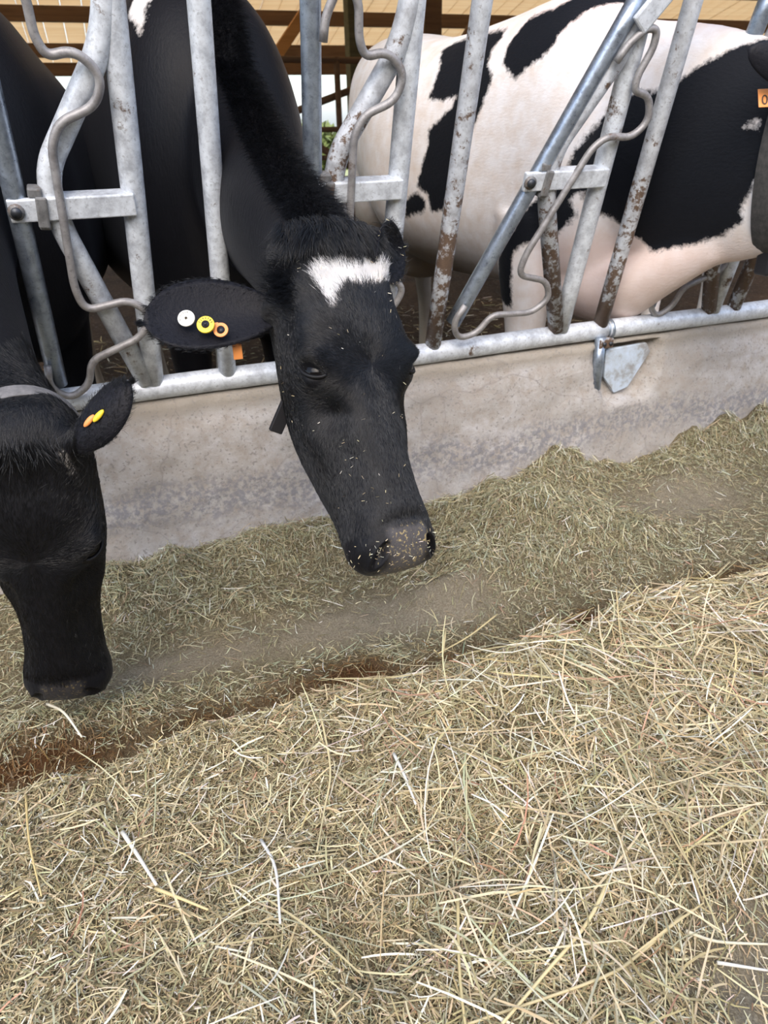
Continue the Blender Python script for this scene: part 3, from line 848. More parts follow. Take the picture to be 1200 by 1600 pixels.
# world-space axes as seen by the photographer, used to set the head poses
def cam_dir(x, y, z): return x * RGT + y * UPV + z * FWD
# ---- the cow that looks up at the camera
xc = lambda y: .315 - .03 * y
Hc = Head((.3526, -.6621, .8637), (.0317, -.6502, -.7591), V3(.264, -.7271, .6337), .945)
neck_c = [(.315, .50, 1.02, .17, .30), (.322, .30, 1.00, .165, .27), (.335, .08, .945, .125, .215), (.348, -.12, .885, .105, .175), (.358, -.32, .840, .098, .145), (.362, -.50, .820, .092, .12), tuple(Hc.w(0, .02, -.085)) + (.085, .09), tuple(Hc.w(0, .09, -.10)) + (.07, .08)]
earroot = lambda b, t, H: (lambda P: loft([np.r_[p, UPV, -FWD, r, r, 0, -r, 0] for p, r in P], 20, 3, 1.))([(H, .042), (.5 * H + .5 * b, .036), (b, .028), (b + unit(t - b) * .03, .020)])
me = remesh([Hc.loft(), earroot(V3(.246, -.668, .792), V3(.028, -.676, .797), Hc.w(.075, .06, -.075)), earroot(V3(.430, -.668, .840), V3(.512, -.56, .858), Hc.w(-.075, .05, -.07)), neck(neck_c), torso(xc, 0, 0, 1., .07)] + legs(xc), .0095)
hd = lambda H, s0, s1: (lambda c: (lambda L: (L[:, 1] > s0) & (L[:, 1] < s1) & (np.abs(L[:, 0]) < .17) & (L[:, 2] > -.27) & (L[:, 2] < .1))(H.loc(c)))
refine(me, hd(Hc, -.05, .62), 3)
refine(me, lambda c: (lambda L: ((L[:, 1] > .44) & (L[:, 2] > -.15) & (L[:, 1] < .6)) | (((L[:, 1] - .198) ** 2 + (L[:, 2] + .025) ** 2 < .055 ** 2) & (np.abs(L[:, 0]) > .05)))(Hc.loc(c)), 2)
sculpt_head(me, Hc)
c = get_co(me); L = Hc.loc(c)
STAR = [(0.066, 0.039), (0.046, 0.02), (0.026, 0.026), (0.001, 0.026), (-0.025, 0.028), (-0.05, 0.01), (-0.066, 0.016), (-0.086, 0.046), (-0.06, 0.052), (-0.042, 0.052), (-0.014, 0.06), (0.011, 0.058), (0.032, 0.076), (0.051, 0.099), (0.059, 0.066)]
sd_ = np.where((L[:, 2] > -.06) & (L[:, 1] > -.05), poly_sd(L[:, :2], STAR), -1)
FLANK = [(.30, 1.30), (.36, 1.36), (.52, 1.30), (.44, 1.22), (.38, 1.16), (.36, 1.22)]
side = c[:, 0] < xc(c[:, 1])
sd2 = np.where(side & (c[:, 1] > .05), poly_sd(c[:, 1:], [(.285, 1.30), (.240, 1.285), (.20, 1.255), (.215, 1.287), (.235, 1.31), (.27, 1.40), (.36, 1.42)]), -1)
sd3 = np.where((c[:, 1] > .9) & (c[:, 2] < .62), .62 - c[:, 2] - .1, -1); sd4 = np.where(c[:, 2] < .30, .26 - c[:, 2], -1)
attr(me, 'patch', np.maximum(np.maximum(sd_, sd2), np.maximum(sd3, sd4)).clip(-.2, .2))
attr(me, 'pink', np.zeros(len(c))); attr(me, 'soil', np.clip((.5 - c[:, 2]) / .2, 0, .8))
cow_c = cow_object('cow', me.copy(), M['coat_center'], (.315, .5, -.05), 'black cow with a white forehead star and three ear tags looking at the camera')
eyes(Hc, cow_c)
# ears
E1 = ear((.246, -.668, .792), (.028, -.676, .797), UPV * 1.0 + FWD * .25, .0585, -.30, 0.)
o1 = MB().add(E1[0], E1[1]).build('ear', M['coat_ear'], cow_c)
E2 = ear((.418, -.675, .848), (.512, -.560, .858), V3(.0, .25, 1.0), .056, .55, .0)
o2 = MB().add(E2[0], E2[1]).build('ear', M['coat_ear'], cow_c)
def tag_on(parent, c, nrm, kind):
    nrm = unit(nrm); c = np.asarray(c, float)
    if kind == 'white':
        mb = MB(); disc(mb, c, nrm, .0135, .003, 32); t = mb.build('ear_tag', M['white_plastic'], parent, False, .0008); t['label'] = 'round white ear tag'
        q = MB(); disc(q, c + nrm * .0028, nrm, .0022, .001, 12); p_ = q.build('pin_hole', M['ink'], t)
        arc_text(t, c + nrm * .0032, nrm, .0095, '0 1 2 0 0 0 9', 80, 200, .0038)
    if kind == 'yellow':
        mb = MB(); disc(mb, c, nrm, .0140, .004, 32, .0060); t = mb.build('ear_tag', M['yellow_plastic'], parent, False, .0008); t['label'] = 'round yellow ear tag with a black centre'
        q = MB(); disc(q, c - nrm * .001, nrm, .0062, .006, 20); disc(q, c + nrm * .004, nrm, .0028, .003, 14); p_ = q.build('pin', M['black_plastic'], t)
        arc_text(t, c + nrm * .0044, nrm, .0100, '2 2 9 0 7 8 5', 20, 160, .0045)
    if kind == 'orange':
        mb = MB(); disc(mb, c, nrm, .0120, .003, 24, .0066)
        u_ = unit(np.cross(nrm, V3(0, 0, 1)))
        up_ = np.cross(u_, nrm) if np.cross(u_, nrm)[2] > 0 else -np.cross(u_, nrm)
        lf = -RGT - nrm * (-RGT @ nrm); lf = unit(lf); up2 = unit(up_)
        a_, b_, d_ = c + lf * .011 + up2 * .002, c + lf * .021 + up2 * .011, c + lf * .004 + up2 * .013
        e_ = c + lf * .006 - up2 * .010
        mb.add([e_, a_, b_, d_, e_ + nrm * .002, a_ + nrm * .002, b_ + nrm * .002, d_ + nrm * .002], [[0, 1, 2, 3], [7, 6, 5, 4], [0, 4, 5, 1], [1, 5, 6, 2], [2, 6, 7, 3], [3, 7, 4, 0]])
        t = mb.build('ear_tag', M['orange_plastic'], parent, False, .0006); t['label'] = 'worn orange ear tag loop'
        q = MB(); disc(q, c - nrm * .001, nrm, .0060, .004, 18); q.build('pin', M['black_plastic'], t)
    for ch in t.children: ch.location = (0, 0, 0)
    t.location = tuple(-V3(*parent.location) - (V3(*parent.parent.location) if parent.parent else 0))
    return t
def arc_text(t, c, nrm, r, s, a0, a1, size):
    u = unit(RGT - nrm * (RGT @ nrm)); v_ = np.cross(nrm, u); vs = []; me_all = None
    chars = s.split(); bm = bmesh.new()
    for i, ch in enumerate(chars):
        a = math.radians(a1 + (a0 - a1) * i / (len(chars) - 1)); d = math.cos(a) * u + math.sin(a) * v_
        m_ = text_mesh(ch, size, c + d * r, np.cross(d, nrm), d, M['ink'], t); bm.from_mesh(m_); bpy.data.meshes.remove(m_)
    m_ = bpy.data.meshes.new('tag_number'); bm.to_mesh(m_); bm.free(); m_.materials.append(M['ink'])
    k = obj('tag_number', m_); k.parent = t
def on_ear(E, P):
    """closest point of the ear's facing sheet"""
    V = E[0]; d = np.linalg.norm(V - np.asarray(P), axis=1); near = V[np.argsort(d)[:12]]
    v = near[np.argmax(near @ -FWD)]; return v
nrm1 = unit(-FWD + .15 * UPV)
for P, kind in (((.091, -.689, .803), 'white'), ((.1185, -.700, .792), 'yellow'), ((.141, -.701, .781), 'orange')):
    p = on_ear(E1, P); P = np.asarray(P); P = P + FWD * ((p - P) @ FWD - .0035)
    tag_on(cow_c, P, nrm1, kind)
mb = MB(); mb.box((.166, -.688, .745), (.015, .004, .038)); fl = mb.build('ear_tag', M['orange_plastic'], cow_c, False, .001); fl['label'] = 'corner of an orange ear tag below the ear'
mb = MB(); mb.box((.228, -.69, .618), (.024, .010, .062), np.array(Matrix.Rotation(.5, 3, 'Y'))); k = mb.build('strap_end', M['black_plastic'], cow_c, False, .002); k['label'] = 'black strap end hanging below the jaw'

# coat hair of the head, forelock, crest of the neck
mec = cow_c.data; off = V3(*cow_c.location)
def world_sample(o, n, wf): 
    P, Nn, tv, bc = sample_surface(o.data, n, lambda c: wf(c + V3(*o.location))); return P + V3(*o.location), Nn, tv, bc
def coat(o, H, n, label_dark='coat_hair', reach=.95):
    wf = lambda c: (lambda L: ((L[:, 1] < .475) & (L[:, 1] > -.12) & ((c - CAM) @ FWD < 1.32)) * 1.0)(H.loc(c))
    P, Nn, tv, bc = world_sample(o, n, wf)
    facing = ((CAM - P) * Nn).sum(1) > -.1
    P, Nn = P[facing], Nn[facing]; L = H.loc(P)
    D = groom(H, P, Nn); lf = .16 + .10 * vnoise(L * 60, 3)
    D = unit_rows(D + Nn * np.clip(lf, .05, .4)[:, None])
    ln = (.0065 + .006 * rng.random(len(P))) * np.where(L[:, 1] < .08, 1.6, 1.)
    eye_clear = ((L[:, 1] - .198) / 1.35) ** 2 + (L[:, 2] + .025) ** 2 + (np.abs(L[:, 0]) - .094) ** 2 > .0215 ** 2
    patch = np.zeros(len(P)); keep = eye_clear
    return P[keep], D[keep], ln[keep], L[keep], Nn[keep]
P, D, ln, L, Nn = coat(cow_c, Hc, 120000)
wsd = poly_sd(L[:, :2] + .004 * rng.normal(size=(len(L), 2)), STAR); wh = (wsd > 0) & (L[:, 2] > -.06)
lnw = ln * np.where(wh, 1.25, 1)
for nm_, msk, mt in (('coat_hair', ~wh, 'hair'), ('white_hair', wh, 'hair_white')):
    k = msk.sum(); strands(nm_, P[msk], D[msk], lnw[msk], -Nn[msk] * .12 + rng.normal(0, .06, (k, 3)), np.full(k, .00022) * rng.uniform(.7, 1.3, k), M[mt], cow_c)
def tuft(H, o, n, name='forelock', ds=0.):
    t = rng.random(n); x = rng.normal(0, .050, n).clip(-.095, .095); s = -.070 + .045 * rng.random(n) + .2 * x * x + ds
    z = .022 - 2.2 * x * x + .004 * rng.normal(size=n)
    R = H.o + H.k * (x[:, None] * H.r + s[:, None] * H.a + z[:, None] * H.n)
    clump = vnoise(np.stack([x * 70, s * 70, x * 0], -1), 5)
    D = H.a * .75 + H.n * (.55 + .25 * rng.normal(size=n))[:, None] + H.r * (x * 6 + .45 * clump)[:, None] + rng.normal(0, .12, (n, 3))
    C = -H.n * .55 + H.a * .25 + rng.normal(0, .12, (n, 3)) + H.r * (.3 * clump)[:, None]
    strands(name, R, unit_rows(D), rng.uniform(.022, .046, n), C, rng.uniform(.0002, .00038, n), M['hair'], o)
tuft(Hc, cow_c, 5200)
n = 1500; x = rng.normal(.098, .014, n); s = rng.normal(.045, .022, n)   # tuft in front of the ear
R = Hc.o + Hc.k * (x[:, None] * Hc.r + s[:, None] * Hc.a + (-.012 - .5 * (x - .08).clip(0))[:, None] * Hc.n)
D = unit_rows(Hc.r * .75 - Hc.a * .55 + Hc.n * .25 + rng.normal(0, .16, (n, 3)))
strands('ear_tuft', R, D, rng.uniform(.018, .042, n), Hc.a * .45 - Hc.n * .1 + rng.normal(0, .1, (n, 3)), rng.uniform(.0002, .00035, n), M['hair'], cow_c)
wf = lambda c: ((c[:, 1] > -.62) & (c[:, 1] < .25) & (np.abs(c[:, 0] - .352) < .042) & (c[:, 2] > .86)) * 1.
P, Nn, _, _ = world_sample(cow_c, 14000, wf); k = Nn[:, 2] > .25; P, Nn = P[k], Nn[k]; n = len(P)
D = unit_rows(Nn * .55 + V3(0, -.35, -.15) + V3(1, 0, 0) * (.5 * np.clip((P[:, 0] - .352) / .02, -1, 1) + rng.normal(0, .35, n))[:, None] + rng.normal(0, .15, (n, 3)))
strands('mane', P, D, rng.uniform(.015, .036, n), V3(0, -.35, -.35) + rng.normal(0, .15, (n, 3)), rng.uniform(.0002, .00035, n), M['hair'], cow_c)
# ear fringe and fuzz
V = E1[0]; q = rng.integers(0, len(V) // 2, 9000); Pq = V[q] + rng.normal(0, .002, (9000, 3)); axd = unit(V3(.028, -.676, .797) - V3(.246, -.668, .792))
strands('ear_hair', Pq, unit_rows(axd + rng.normal(0, .22, (9000, 3)) - FWD * .25), rng.uniform(.005, .011, 9000), rng.normal(0, .1, (9000, 3)), np.full(9000, .0002), M['hair'], cow_c)
V = E2[0]; q = rng.integers(0, len(V), 5000); Pq = V[q] + rng.normal(0, .002, (5000, 3))
strands('ear_hair', Pq, unit_rows(unit(V3(.512, -.56, .858) - V3(.418, -.675, .848)) + rng.normal(0, .4, (5000, 3))), rng.uniform(.006, .014, 5000), rng.normal(0, .1, (5000, 3)), np.full(5000, .0002), M['hair'], cow_c)

# crumbs of hay caught in the coat
P, Nn, _, _ = world_sample(cow_c, 900, lambda c: (lambda L: ((L[:, 1] > -.06) & (L[:, 1] < .54) & (L[:, 2] > -.12)) * (.25 + 2.5 * np.exp(-(((L[:, 0] - .045) / .02) ** 2 + ((L[:, 1] - .40) / .04) ** 2)) + 6 * np.exp(-((L[:, 1] - .515) / .02) ** 2) + .5 * (L[:, 1] < .03)))(Hc.loc(c)))
k = ((CAM - P) * Nn).sum(1) > 0; P, Nn = P[k][:210], Nn[k][:210]; n = len(P)
q = rng.integers(0, len(E2[0]), 60); CRUMBS = (np.vstack([P + Nn * .0028, E2[0][q] - FWD * .004]), n + 60)

# ---- the cow eating at the left edge
xl = lambda y: -.285 - .03 * y
Hl = Head((-.1956, -.7226, .6431), (-.0728, -.0815, -.994), V3(-.1441, -.9853, .0913), .93, 1., .84)
neck_l = [(-.29, .50, 1.02, .17, .30), (-.288, .30, .985, .165, .27), (-.284, .08, .93, .11, .215), (-.282, -.10, .845, .092, .18), (-.268, -.26, .728, .088, .15), (-.245, -.42, .650, .086, .118), (-.208, -.54, .610, .086, .098), tuple(Hl.w(.0, .03, -.095)) + (.085, .09), tuple(Hl.w(0, .08, -.10)) + (.07, .08)]
me = remesh([Hl.loft(), earroot(V3(-.108, -.728, .632), V3(-.006, -.752, .730), Hl.w(-.07, .05, -.07)), neck(neck_l), torso(xl, 0, 0, 1., .05)] + legs(xl), .0095)
refine(me, hd(Hl, -.05, .62), 3)
sculpt_head(me, Hl)
c = get_co(me); L = Hl.loc(c)
sd_ = np.where((L[:, 2] > -.09) & (L[:, 1] > -.02) & (L[:, 0] < 0), poly_sd(L[:, :2], [(-.072, .008), (-.080, .006), (-.093, .040), (-.088, .046), (-.081, .026)]), -1)
sd4 = np.where((c[:, 2] < .42) & (c[:, 1] > .1), np.minimum(.40 - c[:, 2], .05), -1); sd3 = np.where((c[:, 1] > .9) & (c[:, 2] < .62), .56 - c[:, 2], -1)
attr(me, 'patch', np.maximum(sd_, np.maximum(sd3, sd4)).clip(-.2, .2)); attr(me, 'pink', np.zeros(len(c))); attr(me, 'soil', np.clip((.5 - c[:, 2]) / .3, 0, .7) * (c[:, 1] > -.1))
L_ = L; a = me.attributes['muzzle']; mv = np.empty(len(c), np.float32); a.data.foreach_get('value', mv); a.data.foreach_set('value', mv * .35)
cow_l = cow_object('cow', me, M['coat_left'], (-.285, .5, -.05), 'black cow eating hay with its head down and a grey collar on its neck')
eyes(Hl, cow_l)
E3 = ear((-.112, -.730, .628), (-.006, -.752, .730), RGT * .6 - UPV * .8 - FWD * .3, .040, .35, 0., .007)
MB().add(E3[0], E3[1]).build('ear', M['coat_ear'], cow_l)
E4 = ear((-.262, -.730, .628), (-.40, -.725, .690), -RGT * .3 - UPV * .8 - FWD * .3, .036, -.35, 0., .007)
MB().add(E4[0], E4[1]).build('ear', M['coat_ear'], cow_l)
for P_, mt, lb in (((-.0600, -.752, .693), 'yellow_plastic', 'small yellow tag on the ear rim'), ((-.074, -.746, .677), 'orange_plastic', 'small orange tag on the ear rim')):
    p = on_ear(E3, P_); mb = MB(); q = ellipsoid(p - FWD * .003, (.012, .0045, .003), (unit(RGT * .6 + UPV * .7), unit(RGT * -.7 + UPV * .6), FWD), 10)
    t = q.build('ear_tag', M[mt], cow_l); t['label'] = lb
P, D, ln, L, Nn = coat(cow_l, Hl, 60000)
strands('coat_hair', P, D, ln, -Nn * .12 + rng.normal(0, .08, (len(P), 3)), np.full(len(P), .00022), M['hair'], cow_l)
tuft(Hl, cow_l, 450, ds=.045)
V = E3[0]; q = rng.integers(0, len(V), 3500)
strands('ear_hair', V[q] + rng.normal(0, .0015, (3500, 3)), unit_rows(V3(.1, -.02, .1) / .14 + rng.normal(0, .45, (3500, 3))), rng.uniform(.005, .012, 3500), rng.normal(0, .1, (3500, 3)), np.full(3500, .0002), M['hair'], cow_l)
T_ = unit(V3(-.19, -.60, .60) - V3(*neck_l[5][:3])); la = unit(np.cross(T_, V3(0, 0, 1))); up_ = np.cross(la, T_)
band(V3(-.199, -.600, .590), la, up_, .104, .114, .032, .004, M['webbing'], 'collar', cow_l)

# ---- the spotted cow, standing with its head through the right-hand stall
xsf = lambda y: 1.535 - .125 * y
Hs = Head((1.70, -.50, 1.175), (.06, -.86, -.50), V3(-.1, -.5, .86), .96)
neck_s = [(1.47, .52, 1.01, .19, .31), (1.50, .32, .99, .185, .33), (1.53, .10, .965, .155, .325), (1.575, -.10, .965, .125, .295), (1.63, -.28, .965, .108, .25), (1.67, -.44, 1.01, .098, .18), tuple(Hs.w(0, .01, -.085)) + (.09, .11), tuple(Hs.w(0, .09, -.10)) + (.075, .085)]
brisket = loft([np.r_[V3(x, y, z), V3(1, 0, 0), V3(0, 0, 1), hw, h, 0, -h, .25] for x, y, z, hw, h in ((1.475, .48, .62, .12, .10), (1.49, .30, .595, .15, .125), (1.495, .16, .575, .145, .115), (1.505, .04, .585, .105, .10), (1.535, -.10, .67, .065, .08), (1.58, -.24, .75, .04, .05))], 24, 4, .95)
me = remesh([Hs.loft(), brisket, neck(neck_s), torso(xsf, 0, .02, 1., .035)] + legs(xsf, .03, .185, 1.22), .0105)
sculpt_head(me, Hs)
c = get_co(me)
PATCHES = [[(-.36, 1.26), (-.225, 1.219), (-.2, 1.206), (-.166, 1.188), (-.136, 1.171), (-.096, 1.139), (-.055, 1.116), (-.02, 1.122), (.024, 1.112), (.08, 1.077), (.115, 1.01), (.144, .933), (.2, .865), (.248, .83), (.291, .749), (.371, .648), (.39, .52), (.30, .50), (.289, .527), (.286, .672), (.272, .691), (.202, .742), (.154, .746), (.11, .801), (.124, .852), (.108, .868), (.075, .81), (.032, .791), (-.014, .755), (-.072, .713), (-.167, .739), (-.236, .763), (-.268, .778), (-.318, .82), (-.308, .843), (-.33, .889), (-.347, .942), (-.40, .95)],
           [(.30, 1.42), (.353, 1.345), (.433, 1.332), (.455, 1.293), (.468, 1.263), (.456, 1.21), (.383, 1.167), (.353, 1.192), (.302, 1.219), (.278, 1.247), (.276, 1.275), (.25, 1.33), (.22, 1.42)],
           [(.527, 1.31), (.678, 1.31), (.807, 1.30), (.858, 1.28), (.786, 1.226), (.778, 1.183), (.78, 1.13), (.701, 1.121), (.637, 1.135), (.65, 1.101), (.717, 1.055), (.749, 1.036), (.746, .98), (.776, .914), (.8, .854), (.741, .829), (.729, .772), (.662, .781), (.622, .874), (.539, 1.006), (.51, 1.081), (.5, 1.114), (.485, 1.175), (.528, 1.215), (.538, 1.258), (.525, 1.285)],
           [(.821, .831), (.869, .804), (.902, .733), (.838, .755), (.774, .766), (.752, .801), (.778, .825)]]
side = c[:, 0] < xsf(c[:, 1])
sd_ = np.full(len(c), -1.)
for pg in PATCHES: sd_ = np.maximum(sd_, poly_sd(c[:, 1:], pg))
sd_ = np.maximum(-sd_, poly_sd(c[:, 1:], [(-.289, 1.029), (-.309, 1.046), (-.325, 1.042), (-.321, 1.032)]))
sd_ = np.where(c[:, 1] < -.36, np.minimum(sd_, c[:, 1] + .38), sd_)
attr(me, 'patch', sd_.clip(-.2, .2))
low = np.clip((.80 - c[:, 2]) / .15, 0, 1) * np.clip((.5 - c[:, 1]) / .2, 0, 1) + np.clip((c[:, 2] - 1.22) / .1, 0, 1) * np.clip((.7 - c[:, 1]) / .3, 0, 1) * .75
attr(me, 'pink', (low * np.clip((c[:, 2] - .42) / .1, 0, 1) * np.where(c[:, 2] < .75, np.clip((.24 - c[:, 1]) / .06, 0, 1), 1)).clip(0, .6)); attr(me, 'soil', (np.clip((.74 - c[:, 2]) / .14, 0, 1) * np.clip((c[:, 1] - .5) / .3, 0, 1) * .9 + .5 * np.clip((1.02 - c[:, 2]) / .3, 0, 1) * np.clip((c[:, 1] - 1.2) / .3, 0, 1)).clip(0, .9))
cow_s = cow_object('cow', me, M['coat_spotted'], (1.47, .5, -.05), 'black and white spotted cow standing behind the bars with a dark wide collar')
eyes(Hs, cow_s)
E5 = ear((1.600, -.455, 1.085), (1.395, -.385, 1.185), V3(.5, -.1, .85), .040, .22, 0.)
MB().add(E5[0], E5[1]).build('ear', M['coat_ear'], cow_s)
E6 = ear((1.79, -.470, 1.115), (1.97, -.40, 1.17), V3(0, -.1, .85), .055, .4, 0.)
MB().add(E6[0], E6[1]).build('ear', M['coat_ear'], cow_s)
mb = MB(); tx = unit(RGT + .05 * UPV); R3 = np.stack([tx, FWD, unit(np.cross(tx, FWD))], 1)
tp = V3(1.485, -.390, 1.090); mb.box(tp, (.060, .002, .042), R3); t = mb.build('ear_tag', M['orange_plastic'], cow_s, False, .004); t['label'] = 'orange ear tag reading 006'
k = obj('tag_number', text_mesh('006', .032, tp - FWD * .0022 - UPV * .006, tx, UPV, M['ink'], t)); k.parent = t
T_ = unit(V3(*neck_s[4][:3]) - V3(*neck_s[3][:3])); la = unit(np.cross(T_, V3(0, 0, 1))); up_ = np.cross(la, T_)
col = band(V3(1.648, -.34, .978), la, up_, .114, .244, .060, .005, M['dark_webbing'], 'collar', cow_s)
mb = MB(); mb.box((1.650, -.34, .715), (.06, .05, .075)); bx = mb.build('transponder', M['black_plastic'], cow_s, False, .008)
mb = MB(); lp = [V3(1.566, -.33, .965) + .022 * math.cos(a_) * V3(.3, -.95, 0) + .012 * math.sin(a_) * V3(0, 0, 1) for a_ in np.linspace(0, 2 * math.pi, 18)]
mb.tube(lp, .003, 8); mb.build('buckle', M['rod'], cow_s)
# ------------------------------------------------------------------ timbers and what lies beyond
def beam(mb, a, b_, wd, dp):
    a, b_ = np.asarray(a, float), np.asarray(b_, float); t = unit(b_ - a); s = unit(np.cross(t, V3(0, 0, 1)) if abs(t[2]) < .95 else V3(1, 0, 0)); u = np.cross(s, t)
    return mb.box((a + b_) / 2, (wd, np.linalg.norm(b_ - a), dp), np.stack([s, t, u], 1))
for (x, y, name, mt, wd, lb) in ((3.38, 8.3, 'timber_post', 'timber_mossy', .19, 'mossy timber post behind the middle cow, nearer the bright gap'), (4.72, 9.0, 'timber_post', 'timber_dark', .26, 'dark brown timber post rising behind the spotted cow\'s rump'), (9.6, 8.3, 'timber_post', 'timber_dark', .19, None), (-2.6, 8.3, 'timber_post', 'timber_dark', .19, None)):
    if lb is None: continue
    t = empty(name, (x, y, -.05)); tag(t, lb, 'post')
    zt = rz(y) - .21
    MB().box((x, y, (zt + .9) / 2), (wd, wd, zt - .9)).build('post_body', M[mt], t, False, .012)
    MB().box((x, y, .425), (wd * .92, wd * .92, .95)).build('post_foot', M['timber_dark'], t, False, .012)
t = empty('roof_brace', (2.95, 11.2, 2.0)); tag(t, 'orange brown diagonal timber brace under the roof left of the upright swing bar', 'brace')
mb = MB(); beam(mb, (2.62, 11.0, 1.60), (3.75, 11.0, 2.85), .12, .17); mb.build('brace_body', M['timber_orange'], t, False, .01)
MB().box((2.72, 11.0, 1.75), (.16, .16, .5)).build('brace_foot', M['timber_dark'], t, False, .01)
t = empty('roof_brace', (6.1, 10.0, 2.0)); tag(t, 'thin dark diagonal brace behind the spotted cow\'s back', 'brace')
mb = MB(); beam(mb, (5.55, 10.0, 1.9), (6.15, 10.0, 2.75), .09, .12); mb.build('brace_body', M['timber_dark'], t, False, .01)
# cubicle rails deep in the barn
t = empty('barn_railing', (3, 7.4, -.05)); tag(t, 'dark tubular railing deep in the barn against the daylight', 'railing')
for z, r in ((1.72, .035), (1.02, .03), (.72, .03), (.36, .045)): MB().tube([(1.6, 7.4, z), (4.6, 7.4, z - .03)], r, 10).build('rail', M['timber_dark'], t)
for x in (1.9, 2.86, 3.9): MB().tube([(x, 7.4, -.05), (x, 7.4, 1.74)], .035, 10).build('post', M['timber_dark'], t)
for a, b_ in (((2.2, 7.45, 1.16), (3.4, 7.45, 1.52)), ((2.4, 7.45, .95), (3.3, 7.45, .42))): MB().tube([a, b_], .04, 10).build('stay', M['timber_dark'], t)
def bush(name, c, r, n, label, seed):
    rg = np.random.default_rng(seed); o = empty(name, (c[0], c[1], -.1)); tag(o, label, 'bush')
    p = rg.normal(size=(n, 3)); p /= np.linalg.norm(p, axis=1)[:, None]; p *= (rg.random(n) ** .4)[:, None] * np.asarray(r); p += c
    d = unit_rows(rg.normal(size=(n, 3))); e = unit_rows(np.cross(d, rg.normal(size=(n, 3)))); L_ = rg.uniform(.1, .2, n)[:, None]
    V = np.stack([p - d * L_, p + e * L_ * .4, p + d * L_, p - e * L_ * .4], 1).reshape(-1, 3)
    k = obj('foliage', mesh_np('foliage', V, np.arange(4 * n).reshape(n, 4), M['leaf']), o); k['kind'] = 'stuff'
    mb = MB()
    for q in range(5): mb.tube([(c[0], c[1], -.1), (c[0] + rg.normal() * .4 * r[0], c[1] + rg.normal() * .3, c[2] + rg.normal() * .3)], [.05, .02], 8)
    mb.build('stem', M['timber_dark'], o)
bush('bush', V3(6.0, 20.5, .35), (1.6, .8, .75), 2600, 'leafy bush in daylight beyond the far open side of the barn', 5)

# bedding on the stall floor
def ribbons(name, ctr, yaw, pitch, L, W, bend, roll, col, nseg, material, parent=None, kink=None):
    n = len(ctr); t = np.linspace(-.5, .5, nseg + 1)
    d = np.stack([np.cos(yaw) * np.cos(pitch), np.sin(yaw) * np.cos(pitch), np.sin(pitch)], -1)
    s = np.stack([-np.sin(yaw), np.cos(yaw), 0 * yaw], -1); u = np.cross(d, s); wv = s * np.cos(roll)[:, None] + u * np.sin(roll)[:, None]
    P = ctr[:, None, :] + d[:, None, :] * (t[None, :, None] * L[:, None, None]) + s[:, None, :] * (bend[:, None, None] * (t ** 2)[None, :, None] * L[:, None, None])
    if kink is not None: P = P + u[:, None, :] * (np.abs(t)[None, :, None] * kink[:, None, None] * L[:, None, None])
    wt = (1 - .35 * (2 * np.abs(t)) ** 3)[None, :, None] * W[:, None, None] * .5
    A, B = P - wv[:, None, :] * wt, P + wv[:, None, :] * wt
    V = np.stack([A, B], 2).reshape(-1, 3); k = 2 * (nseg + 1); base = (np.arange(n) * k)[:, None]
    f = np.concatenate([base + np.array([[2 * i, 2 * i + 1, 2 * i + 3, 2 * i + 2]]) for i in range(nseg)], 1).reshape(-1, 4)
    me = mesh_np(name, V, f, material)
    ca = me.attributes.new('tint', 'FLOAT_COLOR', 'POINT')
    cc = np.repeat(np.c_[col, np.ones(n)], k, axis=0).astype(np.float32); ca.data.foreach_set('color', np.ascontiguousarray(cc).ravel())
    o = obj(name, me, parent); o['kind'] = 'stuff'; return o
TONES = np.array([(.66, .56, .35), (.50, .40, .22), (.40, .32, .17), (.34, .30, .16), (.20, .15, .075), (.76, .71, .57), (.42, .41, .26), (.45, .26, .16)])
def tones(n, p, jit=.14):
    c = TONES[rng.choice(len(TONES), n, p=np.asarray(p) / sum(p))] * (1 + rng.normal(0, jit, (n, 1))) * (1 + rng.normal(0, .04, (n, 3))); return c.clip(.01, .9)
n = CRUMBS[1]
hc_ = ribbons('hay_crumbs', CRUMBS[0], rng.uniform(0, 6.3, n), rng.normal(0, .7, n), rng.uniform(.002, .007, n), rng.uniform(.0007, .0016, n), rng.normal(0, .2, n), rng.uniform(0, 3, n), tones(n, [4, 2, 0, 0, 0, 4, 0, 0]), 1, M['stalk'], cow_c)
hc_['label'] = 'crumbs of hay caught in the face hair'
n = 5000; bx = rng.uniform(-1.2, 3.2, n); by = .16 + 2.6 * rng.random(n) ** 1.6
o = ribbons('floor_bedding', np.stack([bx, by, -.045 + .012 * rng.random(n)], -1), rng.uniform(0, 6.3, n), rng.normal(0, .1, n), rng.uniform(.02, .09, n), rng.uniform(.003, .006, n), rng.normal(0, .2, n), rng.normal(0, .5, n), tones(n, [2, 2, 2, 2, 3, 3, 1, 0]) * .75, 2, M['stalk'])
tag(o, 'trodden straw and muck scattered on the dark stall floor behind the bars', 'bedding')

# one more cow, further along the row
far = cow_s.copy(); COL.objects.link(far); far.location = V3(*cow_s.location) + V3(1.32, .92, 0)
far['label'] = 'second spotted cow mostly hidden behind the collared one at the upper right'
for ch in cow_s.children:
    if ch.name.startswith(('eye', 'ear')) and not ch.name.startswith('ear_tag'):
        k = ch.copy(); COL.objects.link(k); k.parent = far

